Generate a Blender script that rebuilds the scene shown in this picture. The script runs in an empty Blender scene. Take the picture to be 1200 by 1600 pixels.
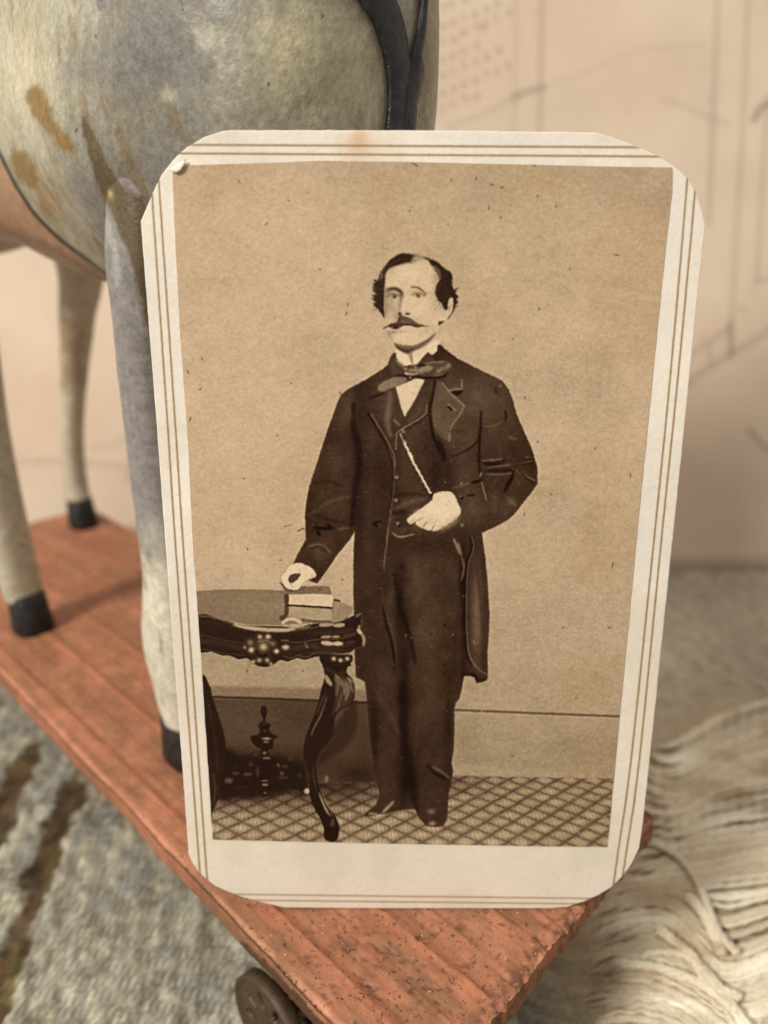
import bpy, bmesh, math, random
import numpy as np
from mathutils import Vector
from mathutils.bvhtree import BVHTree

random.seed(7); rng = np.random.default_rng(11)
S = 0.001                      # everything below is written in millimetres
scene = bpy.context.scene
COL = scene.collection

# ------------------------------------------------------------------ camera
CAM_H, PITCH, F = 120.5, math.radians(20.0), 1200.0   # height above the table, tilt down, focal length in photo pixels
cam_data = bpy.data.cameras.new('camera'); cam = bpy.data.objects.new('camera', cam_data); COL.objects.link(cam)
cam.location = (0, 0, CAM_H*S); cam.rotation_euler = (math.pi/2-PITCH, 0, 0)
cam_data.sensor_fit = 'HORIZONTAL'; cam_data.sensor_width = 36; cam_data.lens = 36
cam_data.clip_start = 0.005; cam_data.clip_end = 20
cam_data.dof.use_dof = True; cam_data.dof.focus_distance = 0.094; cam_data.dof.aperture_fstop = 21
scene.camera = cam

# ------------------------------------------------------------------ light (a lamp-lit room)
world = bpy.data.worlds.new('World'); scene.world = world; world.use_nodes = True
bg = world.node_tree.nodes['Background']; bg.inputs[0].default_value = (1.0, 0.955, 0.90, 1); bg.inputs[1].default_value = 0.43
def area(name, loc, target, size, power, colr):
    d = bpy.data.lights.new(name, 'AREA'); d.shape = 'DISK'; d.size = size; d.energy = power; d.color = colr
    o = bpy.data.objects.new(name, d); COL.objects.link(o); o.location = loc
    o.rotation_euler = (Vector(target)-Vector(loc)).to_track_quat('-Z', 'Y').to_euler(); return o
area('room_lamp', (-0.62, -0.50, 0.72), (0.0, 0.13, 0.06), 0.22, 12.6, (1.0, 0.955, 0.89))
area('top_light', (-0.25, 0.10, 1.1), (0.0, 0.15, 0.05), 0.8, 3.6, (1.0, 0.97, 0.93))  # broad, weaker area light aimed down from overhead
scene.view_settings.view_transform = 'Standard'; scene.view_settings.look = 'None'
scene.view_settings.exposure = 0.0; scene.view_settings.gamma = 1.0

# ------------------------------------------------------------------ maths helpers
CP, SP = math.cos(PITCH), math.sin(PITCH)
def project(x, y, z):          # mm -> traced picture coordinates (used only to place drawn marks on surfaces)
    d = CAM_H-z; Zc = y*CP+d*SP; Yc = d*CP-y*SP
    return 600+F*x/Zc, 800+F*Yc/Zc
def ray(px, py):
    X, Y = (px-600)/F, (py-800)/F
    return np.array([X, CP-Y*SP, -(Y*CP+SP)])      # direction (x, forward, up)
CAMP = np.array([0, 0, CAM_H])
def on_plane(px, py, p0, n):
    r = ray(px, py); t = np.dot(np.asarray(p0)-CAMP, n)/np.dot(r, n); return CAMP+r*t
def srgb2lin(c): c = np.asarray(c, float)/255; return np.where(c <= .04045, c/12.92, ((c+.055)/1.055)**2.4)
def lin2srgb(c): c = np.clip(c, 0, 1); return np.where(c <= .0031308, c*12.92, 1.055*c**(1/2.4)-.055)

def _hash(i, j, k, seed):
    h = (i.astype(np.int64)*374761393+j.astype(np.int64)*668265263+k.astype(np.int64)*2147483647+seed*974711) & 0xffffffff
    h = ((h ^ (h >> 13))*1274126177) & 0xffffffff
    return ((h ^ (h >> 16)) & 0xffff)/65535.0
def vnoise(x, y, z=0, seed=0):
    x = np.asarray(x, float); y = np.asarray(y, float); z = np.zeros_like(x)+z
    xi, yi, zi = np.floor(x), np.floor(y), np.floor(z)
    fx, fy, fz = x-xi, y-yi, z-zi
    fx, fy, fz = [f*f*(3-2*f) for f in (fx, fy, fz)]
    r = 0
    for a in (0, 1):
        wx = fx if a else 1-fx
        for b in (0, 1):
            wy = fy if b else 1-fy
            for c in (0, 1):
                wz = fz if c else 1-fz
                r = r+wx*wy*wz*_hash(xi+a, yi+b, zi+c, seed)
    return r
def fbm(x, y, z=0, seed=0, o=4):
    r, a, s, t = 0, 1.0, 1.0, 0
    for k in range(o):
        r = r+a*vnoise(np.asarray(x)*s, np.asarray(y)*s, np.asarray(z)*s, seed+k*17); t += a; a *= .5; s *= 2.03
    return r/t
def sstep(a, b, x): t = np.clip((x-a)/(b-a), 0, 1); return t*t*(3-2*t)

# ------------------------------------------------------------------ a small painter: draws shapes into values held at (X, Y)
def smooth(p, closed, n=4):
    p = np.asarray(p, float); N = len(p)
    if N < 3 or n < 2: return p
    out = []
    for i in range(N if closed else N-1):
        if closed: a, b, c, d = p[i-1], p[i], p[(i+1) % N], p[(i+2) % N]
        else: a, b, c, d = p[max(i-1, 0)], p[i], p[i+1], p[min(i+2, N-1)]
        for k in range(n):
            t = k/n
            out.append(.5*((2*b)+(-a+c)*t+(2*a-5*b+4*c-d)*t*t+(-a+3*b-3*c+d)*t**3))
    if not closed: out.append(p[-1])
    return np.array(out)
class Canvas:
    def __init__(s, X, Y, base):
        s.X, s.Y = X, Y; s.V = np.zeros(X.shape+(np.size(base),)) + np.asarray(base, float)
        if X.ndim == 2:
            s.ry = (Y.min(1), Y.max(1)); s.cx = (X.min(0), X.max(0))
    def box(s, x0, y0, x1, y1):
        if s.X.ndim == 2:
            r = np.nonzero((s.ry[1] >= y0) & (s.ry[0] <= y1))[0]; c = np.nonzero((s.cx[1] >= x0) & (s.cx[0] <= x1))[0]
            if len(r) == 0 or len(c) == 0: return None
            return (slice(r[0], r[-1]+1), slice(c[0], c[-1]+1))
        m = np.nonzero((s.X >= x0) & (s.X <= x1) & (s.Y >= y0) & (s.Y <= y1))[0]
        return m if len(m) else None
    def mix(s, b, a, col):
        a = a[..., None]; s.V[b] = s.V[b]*(1-a)+np.asarray(col, float)*a
    def fill(s, pts, col, soft=.7, alpha=1., sm=4, mask=None, wob=0, ws=.2):
        p = smooth(pts, True, sm) if sm else np.asarray(pts, float)
        m = soft*2+2+wob; b = s.box(p[:, 0].min()-m, p[:, 1].min()-m, p[:, 0].max()+m, p[:, 1].max()+m)
        if b is None: return
        X, Y = s.X[b], s.Y[b]
        if wob: X = X+wob*(fbm(X*ws, Y*ws, 1.3, 5, 2)-.5)*2; Y = Y+wob*(fbm(X*ws, Y*ws, 7.7, 9, 2)-.5)*2
        d = np.full(X.shape, 1e9); ins = np.zeros(X.shape, bool); q = np.roll(p, -1, 0)
        for (x0, y0), (x1, y1) in zip(p, q):
            dx, dy = x1-x0, y1-y0; L = dx*dx+dy*dy
            if L < 1e-9: continue
            t = np.clip(((X-x0)*dx+(Y-y0)*dy)/L, 0, 1)
            np.minimum(d, (X-x0-t*dx)**2+(Y-y0-t*dy)**2, out=d)
            if dy != 0: ins ^= ((y0 > Y) != (y1 > Y)) & (X < dx*(Y-y0)/dy+x0)
        d = np.sqrt(d)*np.where(ins, 1, -1)
        a = sstep(-soft, soft, d)*alpha
        if mask is not None: a = a*mask[b]
        s.mix(b, a, col)
    def line(s, pts, w, col, soft=.7, alpha=1., sm=4, taper=0, mask=None, wob=0):
        p = smooth(pts, False, sm) if sm else np.asarray(pts, float)
        wmax = max(w) if isinstance(w, (list, tuple)) else w
        m = wmax+soft*2+2+wob; b = s.box(p[:, 0].min()-m, p[:, 1].min()-m, p[:, 0].max()+m, p[:, 1].max()+m)
        if b is None: return
        X, Y = s.X[b], s.Y[b]
        if wob: X = X+wob*(fbm(X*.3, Y*.3, 1.3, 5, 2)-.5)*2; Y = Y+wob*(fbm(X*.3, Y*.3, 7.7, 9, 2)-.5)*2
        best = np.full(X.shape, -1e9); n = len(p)-1
        for i in range(n):
            (x0, y0), (x1, y1) = p[i], p[i+1]; dx, dy = x1-x0, y1-y0; L = dx*dx+dy*dy+1e-12
            t = np.clip(((X-x0)*dx+(Y-y0)*dy)/L, 0, 1)
            g = (i+t)/n
            if isinstance(w, (list, tuple)): ww = np.interp(g, np.linspace(0, 1, len(w)), w)
            else: ww = w*(1-taper*np.abs(2*g-1)**2)
            np.maximum(best, ww*.5-np.sqrt((X-x0-t*dx)**2+(Y-y0-t*dy)**2), out=best)
        a = sstep(-soft, soft, best)*alpha
        if mask is not None: a = a*mask[b]
        s.mix(b, a, col)
    def blob(s, cx, cy, rx, ry, col, alpha=1., rot=0, hard=0, mask=None):
        m = max(rx, ry)*2.2; b = s.box(cx-m, cy-m, cx+m, cy+m)
        if b is None: return
        c, n = math.cos(math.radians(rot)), math.sin(math.radians(rot))
        X, Y = s.X[b]-cx, s.Y[b]-cy; u, v = (X*c+Y*n)/rx, (-X*n+Y*c)/ry; d = u*u+v*v
        a = (sstep(1+1/hard, 1-1/hard, np.sqrt(d)) if hard else np.exp(-d*1.3))*alpha
        if mask is not None: a = a*mask[b]
        s.mix(b, a, col)
def Z(ox, oy, sc, pts): return [(ox+x/sc, oy+y/sc) for x, y in pts]

# ------------------------------------------------------------------ object helpers
def mesh_obj(name, verts, faces, mat, parent=None, smooth_=True, cols=None, attr=None):
    me = bpy.data.meshes.new(name); me.from_pydata([tuple(v) for v in (np.asarray(verts)*S)], [], [tuple(int(i) for i in f) for f in faces]); me.update()
    return finish(name, me, mat, parent, smooth_, cols, attr)
def finish(name, me, mat, parent, smooth_, cols=None, attr=None):
    if smooth_: me.polygons.foreach_set('use_smooth', np.ones(len(me.polygons), bool))
    if cols is not None:
        a = me.color_attributes.new('paint', 'FLOAT_COLOR', 'POINT')
        c = np.ones((len(me.vertices), 4), np.float32); c[:, :3] = np.clip(cols, 0, 1); a.data.foreach_set('color', c.ravel())
    if attr is not None:
        a = me.attributes.new('wear', 'FLOAT', 'POINT'); a.data.foreach_set('value', np.asarray(attr, np.float32))
    if mat: me.materials.append(mat)
    o = bpy.data.objects.new(name, me); COL.objects.link(o)
    if parent: o.parent = parent
    return o
def grid_faces(nr, nc, wrap=False):
    i = np.arange(nr-1)[:, None]*nc; j = np.arange(nc if wrap else nc-1)[None, :]; k = (j+1) % nc
    return np.stack([i+j, i+k, i+nc+k, i+nc+j], -1).reshape(-1, 4)
def fast_obj(name, verts, quads, mat, parent=None, cols=None, attr=None, extra=None):
    me = bpy.data.meshes.new(name); v = (np.asarray(verts)*S).astype(np.float32); q = np.asarray(quads, np.int32)
    polys = [q] + ([np.asarray(e, np.int32) for e in extra] if extra else [])
    me.vertices.add(len(v)); me.vertices.foreach_set('co', v.ravel())
    flat = np.concatenate([p.ravel() for p in polys]); sizes = np.concatenate([np.full(len(p), p.shape[1]) for p in polys])
    me.loops.add(len(flat)); me.loops.foreach_set('vertex_index', flat)
    me.polygons.add(len(sizes)); me.polygons.foreach_set('loop_start', np.concatenate([[0], np.cumsum(sizes)[:-1]]).astype(np.int32))
    me.update(calc_edges=True); me.validate()
    return finish(name, me, mat, parent, True, cols, attr)
def empty(name, loc, label=None, cat=None):
    o = bpy.data.objects.new(name, None); COL.objects.link(o); o.location = Vector(loc)*S
    o.empty_display_size = .01
    if label: o['label'] = label; o['category'] = cat
    return o
def loft(rings, closed_ends=True):      # rings: list of (n,3)
    n = len(rings[0]); V = np.concatenate(rings); Fq = grid_faces(len(rings), n, True)
    ex = []
    if closed_ends:
        V = np.vstack([V, rings[0].mean(0), rings[-1].mean(0)]); a, b = len(V)-2, len(V)-1; L = (len(rings)-1)*n
        k = np.arange(n); ex = [np.stack([(k+1) % n, k, np.full(n, a)], 1), np.stack([L+k, L+(k+1) % n, np.full(n, b)], 1)]
    return V, Fq, ex
def interp_rows(keys, t):               # keys: rows [t, a, b, ...], smooth interpolation
    k = np.array(keys, float); i = np.clip(np.searchsorted(k[:, 0], t)-1, 0, len(k)-2)
    a, b, c, d = k[np.maximum(i-1, 0)], k[i], k[i+1], k[np.minimum(i+2, len(k)-1)]
    u = ((t-b[:, 0])/(c[:, 0]-b[:, 0]))[:, None]
    def sl(p, q): return (q-p)/np.maximum((q[:, :1]-p[:, :1]), 1e-6)
    m0 = np.where(i[:, None] > 0, sl(a, c), sl(b, c)); m1 = np.where((i < len(k)-2)[:, None], sl(b, d), sl(b, c)); h = (c-b)[:, :1]
    r = (2*u**3-3*u**2+1)*b+(u**3-2*u**2+u)*h*m0+(-2*u**3+3*u**2)*c+(u**3-u**2)*h*m1
    return r[:, 1:]

# ------------------------------------------------------------------ materials
def new_mat(name, rough=.6, spec=.4):
    m = bpy.data.materials.new(name); m.use_nodes = True; n = m.node_tree.nodes; l = m.node_tree.links
    p = n['Principled BSDF']; p.inputs['Roughness'].default_value = rough; p.inputs['Specular IOR Level'].default_value = spec
    return m, n, l, p
def noise(n, l, vec, scale, detail=4, rough=.6):
    t = n.new('ShaderNodeTexNoise'); t.inputs['Scale'].default_value = scale; t.inputs['Detail'].default_value = detail
    t.inputs['Roughness'].default_value = rough; l.new(vec, t.inputs['Vector']); return t.outputs['Fac']
def ramp(n, l, fac, a, b, ca=(0, 0, 0, 1), cb=(1, 1, 1, 1)):
    r = n.new('ShaderNodeValToRGB'); r.color_ramp.elements[0].position = a; r.color_ramp.elements[1].position = b
    r.color_ramp.elements[0].color = ca; r.color_ramp.elements[1].color = cb; l.new(fac, r.inputs['Fac']); return r.outputs['Color']
def mixc(n, l, fac, a, b, mode='MIX'):
    m = n.new('ShaderNodeMix'); m.data_type = 'RGBA'; m.blend_type = mode
    for v, k in ((fac, 0), (a, 6), (b, 7)):
        if isinstance(v, (int, float)): m.inputs[k].default_value = v
        elif isinstance(v, tuple): m.inputs[k].default_value = v
        else: l.new(v, m.inputs[k])
    return m.outputs[2]
def bump(n, l, p, h, dist, strength=1.0, prev=None):
    b = n.new('ShaderNodeBump'); b.inputs['Distance'].default_value = dist; b.inputs['Strength'].default_value = strength
    l.new(h, b.inputs['Height'])
    if prev is not None: l.new(prev, b.inputs['Normal'])
    l.new(b.outputs[0], p.inputs['Normal']); return b.outputs[0]
def coord(n): return n.new('ShaderNodeTexCoord').outputs['Object']
def attr(n, name, out='Color'):
    a = n.new('ShaderNodeAttribute'); a.attribute_name = name; return a.outputs[out]

GAIN = np.array([1.0, 1.0, 1.0])
def alb(rgb, k=1.0): return np.clip(srgb2lin(rgb)*GAIN*k, 0, .95)

# ================================================================== SETTING: tabletop
TAB = 0.0
def sheet_axis(parts):
    out = [];
    for a, b, st in parts: out += list(np.arange(a, b, st))
    out.append(parts[-1][1]); return np.array(out)
xs = sheet_axis([(-420, -150, 6), (-150, -110, 1.2), (-110, 150, .62), (150, 190, 1.2), (190, 420, 6)])
ys = sheet_axis([(-260, 40, 7), (40, 70, 1.5), (70, 175, .62), (175, 290, .9), (290, 330, 5)])
GX, GY = np.meshgrid(xs, ys); gx, gy = GX.ravel(), GY.ravel()
PX, PY = project(gx, np.maximum(gy, 5), 0.0)
far = gy < 45
PX = np.where(far, -9999, PX)
# grain field: long fibres running away from the viewer on the left, swirling round knots on the right
w1 = fbm(gx/30, gy/40, 0, 3, 3)-.5; w2 = fbm(gx/12, gy/22, 0, 8, 3)-.5
right = sstep(14, 36, gx-(gy-100)*.12+16*w1)
right = right*sstep(190, 160, gy+10*w1)
kn = [(92, 118, 1.0), (70, 165, .9), (40, 92, .8), (118, 150, .9)]
phi = gy*1.0+12*w1+4*w2-.0035*(gx-55)**2
for kx, ky, ks in kn:
    d2 = ((gx-kx)/26)**2+((gy-ky)/13)**2; phi = phi+ks*11*np.exp(-d2)
fine_l = fbm((gx+.22*gy)/1.5, gy/9, 0, 21, 4)
lines_r = .5+.5*np.sin(phi*1.75+3*fbm(gx/9, gy/9, 0, 4, 2)); lines_r = lines_r*.6+.4*(.5+.5*np.sin(phi*3.9+5*w2))
fine_r = fbm(phi/1.1, gx/12, 0, 31, 3)
grain = (1-right)*fine_l+right*(.55*lines_r+.45*fine_r)
mott = fbm(gx/10, gy/12, 0, 41, 4); mott2 = fbm(gx/3.2, gy/4.5, 0, 51, 4)
grey = np.array([152, 148, 135.]); cream = np.array([212, 205, 180.]); dark = np.array([96, 84, 66.]); blue = np.array([128, 128, 126.])
cv = Canvas(PX, PY, (150, 147, 134))
cv.V = grey+(cream-grey)*sstep(.5, .75, grain)[:, None]*(.55+.35*right[:, None])
cv.V += (blue-cv.V)*(sstep(.45, .7, mott)*.55*(1-.6*right))[:, None]
cv.V += (np.array([100, 92, 76.])-cv.V)*((1-right)*sstep(.5, .3, fbm(gx/1.6+.1*gy, gy/3.5, 0, 71, 4))*.55)[:, None]; cv.V += (np.array([190, 184, 160.])-cv.V)*((1-right)*sstep(.55, .72, fbm(gx/1.4+.1*gy, gy/4.5, 0, 72, 4))*.6)[:, None]
cv.V += (dark-cv.V)*(sstep(.5, .22, grain)*(.35+.0*right)*sstep(.3, .6, mott2))[:, None]
warm = np.array([178, 156, 128.])
cv.V += (warm-cv.V)*(right*sstep(.32, .6, fbm(gx/22, gy/11, 0, 61, 3))*.6)[:, None]
# the pale, almost bare crests between the grain lines
for (x, y, rx, ry, rot) in [(1060, 1190, 42, 17, -18), (1150, 1285, 55, 15, -8), (1160, 1395, 62, 24, -6), (1185, 1512, 60, 24, -25),
                            (1010, 1440, 62, 13, -4), (1005, 1500, 50, 12, 4), (1170, 1580, 60, 14, -30), (980, 1395, 40, 8, -10)]:
    cv.blob(x, y, rx, ry, (236, 228, 198), .9, rot)
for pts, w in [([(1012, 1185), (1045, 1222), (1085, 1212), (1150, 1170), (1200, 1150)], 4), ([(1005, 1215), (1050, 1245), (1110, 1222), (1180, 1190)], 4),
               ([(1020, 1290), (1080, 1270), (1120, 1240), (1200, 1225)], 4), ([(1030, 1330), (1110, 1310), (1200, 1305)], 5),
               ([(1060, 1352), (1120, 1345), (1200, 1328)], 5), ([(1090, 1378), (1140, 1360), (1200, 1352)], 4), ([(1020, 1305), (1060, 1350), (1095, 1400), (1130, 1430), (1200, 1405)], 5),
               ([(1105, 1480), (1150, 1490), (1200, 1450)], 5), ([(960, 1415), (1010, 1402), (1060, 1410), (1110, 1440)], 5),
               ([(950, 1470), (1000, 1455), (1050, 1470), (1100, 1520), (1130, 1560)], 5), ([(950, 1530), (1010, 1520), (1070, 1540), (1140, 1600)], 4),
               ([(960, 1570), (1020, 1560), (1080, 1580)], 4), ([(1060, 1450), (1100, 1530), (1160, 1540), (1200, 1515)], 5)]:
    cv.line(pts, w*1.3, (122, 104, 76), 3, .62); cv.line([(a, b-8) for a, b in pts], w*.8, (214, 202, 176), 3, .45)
cv.fill([(960, 1180), (1210, 1110), (1300, 1700), (860, 1700), (900, 1420)], (182, 166, 138), 20, .7)
cv.line([(1060, 1345), (1085, 1390), (1112, 1455)], 6, (210, 194, 166), 3, .7); cv.line([(1005, 1515), (1070, 1535), (1130, 1575), (1165, 1612)], 5, (216, 202, 174), 3, .7)
cv.line([(1085, 1420), (1110, 1460)], 7, (214, 200, 172), 3, .6)
# brown strips where the paint has worn off along open grain
brown = (76, 56, 36)
gyj = gy+2.2*fbm(gx/4, gy/9, 0, 17, 2)+.9*vnoise(np.floor(gx/1.15), gy*0, 0, 5); stx = gx+.10*gy; rowi = np.floor(gyj/2.6); st = np.abs(((stx/1.15+.5*(rowi % 2)+.25*fbm(gx/6, gy/6, 0, 3, 2)) % 1)-.5)*2; st = sstep(.9, .35, st)*sstep(0, .3, 1-np.abs(((gyj/2.6) % 1)-.5)*2+.1)
stm = (1-right*.9)
cv.V *= (1+(.30*(st-.5)+.20*(vnoise(np.floor(stx/1.15), rowi, 0, 7)-.5))*stm)[:, None] if True else 1
cv.V += (np.array([172, 156, 136.])-cv.V)*(sstep(25, 50, gx)*sstep(140, 175, gy)*.6)[:, None]
worn = np.zeros(len(gx)); cw = Canvas(PX, PY, 0.0)
for pl in [[(35, 1170), (62, 1175), (55, 1205), (32, 1245), (20, 1300), (-5, 1330), (-60, 1400), (-90, 1380), (-20, 1262)],
           [(105, 1225), (135, 1240), (112, 1290), (98, 1330), (84, 1380), (60, 1420), (45, 1480), (20, 1550), (0, 1600), (-60, 1680), (-40, 1560), (-5, 1500), (20, 1450), (40, 1395), (30, 1372), (58, 1335), (72, 1290)],
           [(-60, 1240), (-20, 1250), (10, 1262), (-8, 1330), (-60, 1400)]]:
    cw.fill(pl, 1.0, 5, 1, mask=None, wob=15, ws=.07)
worn = cw.V[:, 0]
worn = np.maximum(worn, sstep(.63, .7, fbm((gx+.24*gy)/7, gy/55, 0, 77, 3))*(1-right)*((gx < -95) | (gy < 70)))
worn *= .85+.3*(mott2-.5)
bcol = np.array(brown)*(0.35+1.2*fbm(gx/2., gy/3., 0, 73, 4)[:, None]); bcol[:, 1] += 12*sstep(.5, .7, fine_l)
cv.V += (bcol-cv.V)*np.clip(worn, 0, 1)[:, None]
seam = np.exp(-((gy-272)/1.2)**2)
H = .55*(grain-.5)*(.7+.9*right)+.25*(mott2-.5)-.7*worn
H = H+.35*(st-.5)*stm
h = np.where(far, 0, H)+.5*right*(fbm(gx/26, gy/16, 0, 91, 2)-.5)
m_tab, n, l, p = new_mat('grey_woven_wool', .9, .15)
c = attr(n, 'paint'); co = coord(n)
nz = noise(n, l, co, 900, 5, .7); cc = mixc(n, l, .5, c, ramp(n, l, nz, .3, .7, (.55, .52, .48, 1), (1.25, 1.25, 1.2, 1)), 'MULTIPLY')
nz2 = noise(n, l, co, 260, 6, .75); cc = mixc(n, l, .42, cc, ramp(n, l, nz2, .34, .66, (.62, .60, .55, 1), (1.25, 1.24, 1.2, 1)), 'MULTIPLY')
l.new(cc, p.inputs['Base Color']); b1 = bump(n, l, p, nz, .0004, .7); bump(n, l, p, nz2, .0006, .7, b1)
rug = empty('woven_cloth', (0, 120, 0), 'grey woven cloth with worn brown stripes and cream yarn fringe spread under the wheeled platform', 'cloth')
def off(v): return np.asarray(v)-np.array([0, 120, 0.])
fast_obj('weave', off(np.stack([gx, gy, h], 1)), grid_faces(len(ys), len(xs)), m_tab, rug, cols=alb(cv.V))
# the fringe: loose wavy strands of yarn lying over one another
guides = [[(985, 1150), (1040, 1165), (1090, 1140), (1150, 1110), (1290, 1080)], [(985, 1180), (1045, 1222), (1085, 1212), (1150, 1170), (1290, 1130)], [(985, 1215), (1050, 1250), (1110, 1225), (1180, 1195), (1290, 1172)],
          [(985, 1270), (1060, 1275), (1120, 1245), (1200, 1225), (1290, 1212)], [(985, 1325), (1070, 1322), (1110, 1312), (1200, 1302), (1290, 1300)], [(960, 1365), (1060, 1352), (1120, 1345), (1200, 1328), (1290, 1325)],
          [(930, 1405), (1030, 1388), (1090, 1384), (1140, 1368), (1290, 1355)], [(915, 1430), (1010, 1407), (1062, 1418), (1104, 1466), (1150, 1486), (1290, 1425)], [(905, 1475), (1000, 1452), (1050, 1470), (1100, 1525), (1160, 1545), (1300, 1480)],
          [(900, 1522), (1010, 1515), (1070, 1535), (1130, 1575), (1170, 1612), (1310, 1560)], [(895, 1562), (1000, 1558), (1070, 1580), (1120, 1620), (1180, 1670), (1320, 1660)], [(895, 1604), (990, 1600), (1060, 1620), (1110, 1670), (1180, 1740), (1330, 1800)]]
def resamp(P_, n_):
    q = smooth(P_, False, 10); s_ = np.concatenate([[0], np.cumsum(np.linalg.norm(np.diff(q, axis=0), axis=1))]); t = np.linspace(0, s_[-1], n_)
    return np.stack([np.interp(t, s_, q[:, 0]), np.interp(t, s_, q[:, 1])], 1)
NS = 90; GD = [resamp(g_, NS) for g_ in guides]; SV, SQ, SE = [], [], []; so = 0; stone = []
paths = []
for gi in range(len(GD)-1):
    for j in range(12):
        t = (j+rng.uniform(-.4, .4))/12; wv_n = 5*(fbm(np.arange(NS)/16, np.full(NS, gi*3.1+j*.37), 0, 5, 2)-.5)
        p_ = GD[gi]*(1-t)+GD[gi+1]*t; p_[:, 1] += wv_n*1.6; paths.append((p_, rng.uniform(.30, .66), rng.uniform(0, .5)))
for q in [[(1000, 1315), (1058, 1348), (1092, 1398), (1118, 1462), (1150, 1500)], [(1060, 1400), (1088, 1425), (1112, 1466), (1128, 1500)], [(930, 1512), (1010, 1516), (1080, 1538), (1135, 1578), (1180, 1625)], [(980, 1500), (1060, 1500), (1110, 1540), (1190, 1660)], [(1010, 1450), (1075, 1500), (1100, 1545), (1150, 1570)]]:
    for k in range(3): paths.append((resamp(q, NS)+rng.uniform(-4, 4, 2)+np.stack([np.linspace(-3, 3, NS)*rng.uniform(-1, 1), np.zeros(NS)], 1), rng.uniform(.42, .6), 1.9))
for k_, (p_, rad, zz) in enumerate(paths):
    c3 = np.array([on_plane(a, b, (0, 0, 1.), (0, 0, 1)) for a, b in p_])
    st0 = rng.uniform(0, .22) if zz < 1.5 else rng.uniform(0, .06); tt0 = np.linspace(0, 1, NS); fade = sstep(st0, st0+.10, tt0)
    c3[:, 2] = -.9*(1-fade)+.5+zz*fade+.6*(fbm(c3[:, 0]/14, c3[:, 1]/14, 0, 95, 2)-.3)+.25*(fbm(np.arange(NS)/9, np.full(NS, k_*1.7), 0, 6, 2)-.5)
    tg = np.gradient(c3, axis=0); tg /= np.linalg.norm(tg, axis=1)[:, None]; u = np.cross(tg, [0, 0, 1.]); u /= np.linalg.norm(u, axis=1)[:, None]; v = np.cross(u, tg)
    th = np.linspace(0, 2*math.pi, 7, endpoint=False); rr_ = rad*(.5+.5*fade[:, None])*(1+.22*np.sin(np.arange(NS)[:, None]*1.1+th[None]*2))
    V_ = c3[:, None]+(np.cos(th)[None, :, None]*u[:, None]*1.25+np.sin(th)[None, :, None]*v[:, None]*.8)*rr_[..., None]
    SV.append(V_.reshape(-1, 3)); SQ.append(grid_faces(NS, 7, True)+so); so += NS*7; stone.append(np.full(NS*7, rng.uniform(-1, 1)+(.9 if zz > 1.5 else 0)))
SV = np.concatenate(SV); stone = np.concatenate(stone); sx, sy = project(SV[:, 0], SV[:, 1], SV[:, 2])
cf = Canvas(sx, sy, (208, 194, 168)); cf.V += (np.array([13, 13, 12.])*stone[:, None]); cf.V += (np.array([166, 144, 112])-cf.V)*(sstep(.5, .75, fbm(SV[:, 0]/9, SV[:, 1]/6, 0, 88, 3))*.6)[:, None]
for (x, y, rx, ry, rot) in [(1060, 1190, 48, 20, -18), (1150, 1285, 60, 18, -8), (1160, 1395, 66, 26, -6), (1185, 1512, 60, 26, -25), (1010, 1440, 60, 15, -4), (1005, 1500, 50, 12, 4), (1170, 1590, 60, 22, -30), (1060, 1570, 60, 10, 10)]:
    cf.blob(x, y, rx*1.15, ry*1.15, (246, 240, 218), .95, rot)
m_yarn, n, l, p = new_mat('cream_yarn', .9, .15); p.inputs['Sheen Weight'].default_value = .25
co = coord(n); yn = noise(n, l, co, 1600, 3, .6); l.new(mixc(n, l, .6, attr(n, 'paint'), ramp(n, l, yn, .3, .7, (.7, .68, .62, 1), (1.2, 1.2, 1.18, 1)), 'MULTIPLY'), p.inputs['Base Color']); bump(n, l, p, yn, .0003, .8)
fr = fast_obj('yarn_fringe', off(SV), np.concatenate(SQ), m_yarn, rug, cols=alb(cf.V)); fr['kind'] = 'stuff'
# the table underneath
tx = np.array([-700, -350, 0, 350, 700.]); TX, TY = np.meshgrid(tx, np.array([-500, -100, 300, 500, 600.]))
m_under, n, l, p = new_mat('dark_table_wood', .5, .4); mp = n.new('ShaderNodeMapping'); mp.inputs['Scale'].default_value = (40, 4, 4); l.new(coord(n), mp.inputs[0])
l.new(ramp(n, l, noise(n, l, mp.outputs[0], 3, 6, .65), .3, .75, (.06, .035, .02, 1), (.20, .12, .07, 1)), p.inputs['Base Color'])
tab = fast_obj('tabletop', np.stack([TX.ravel(), TY.ravel(), np.full(25, -2.2)], 1), grid_faces(5, 5), m_under); tab['kind'] = 'structure'

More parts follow.
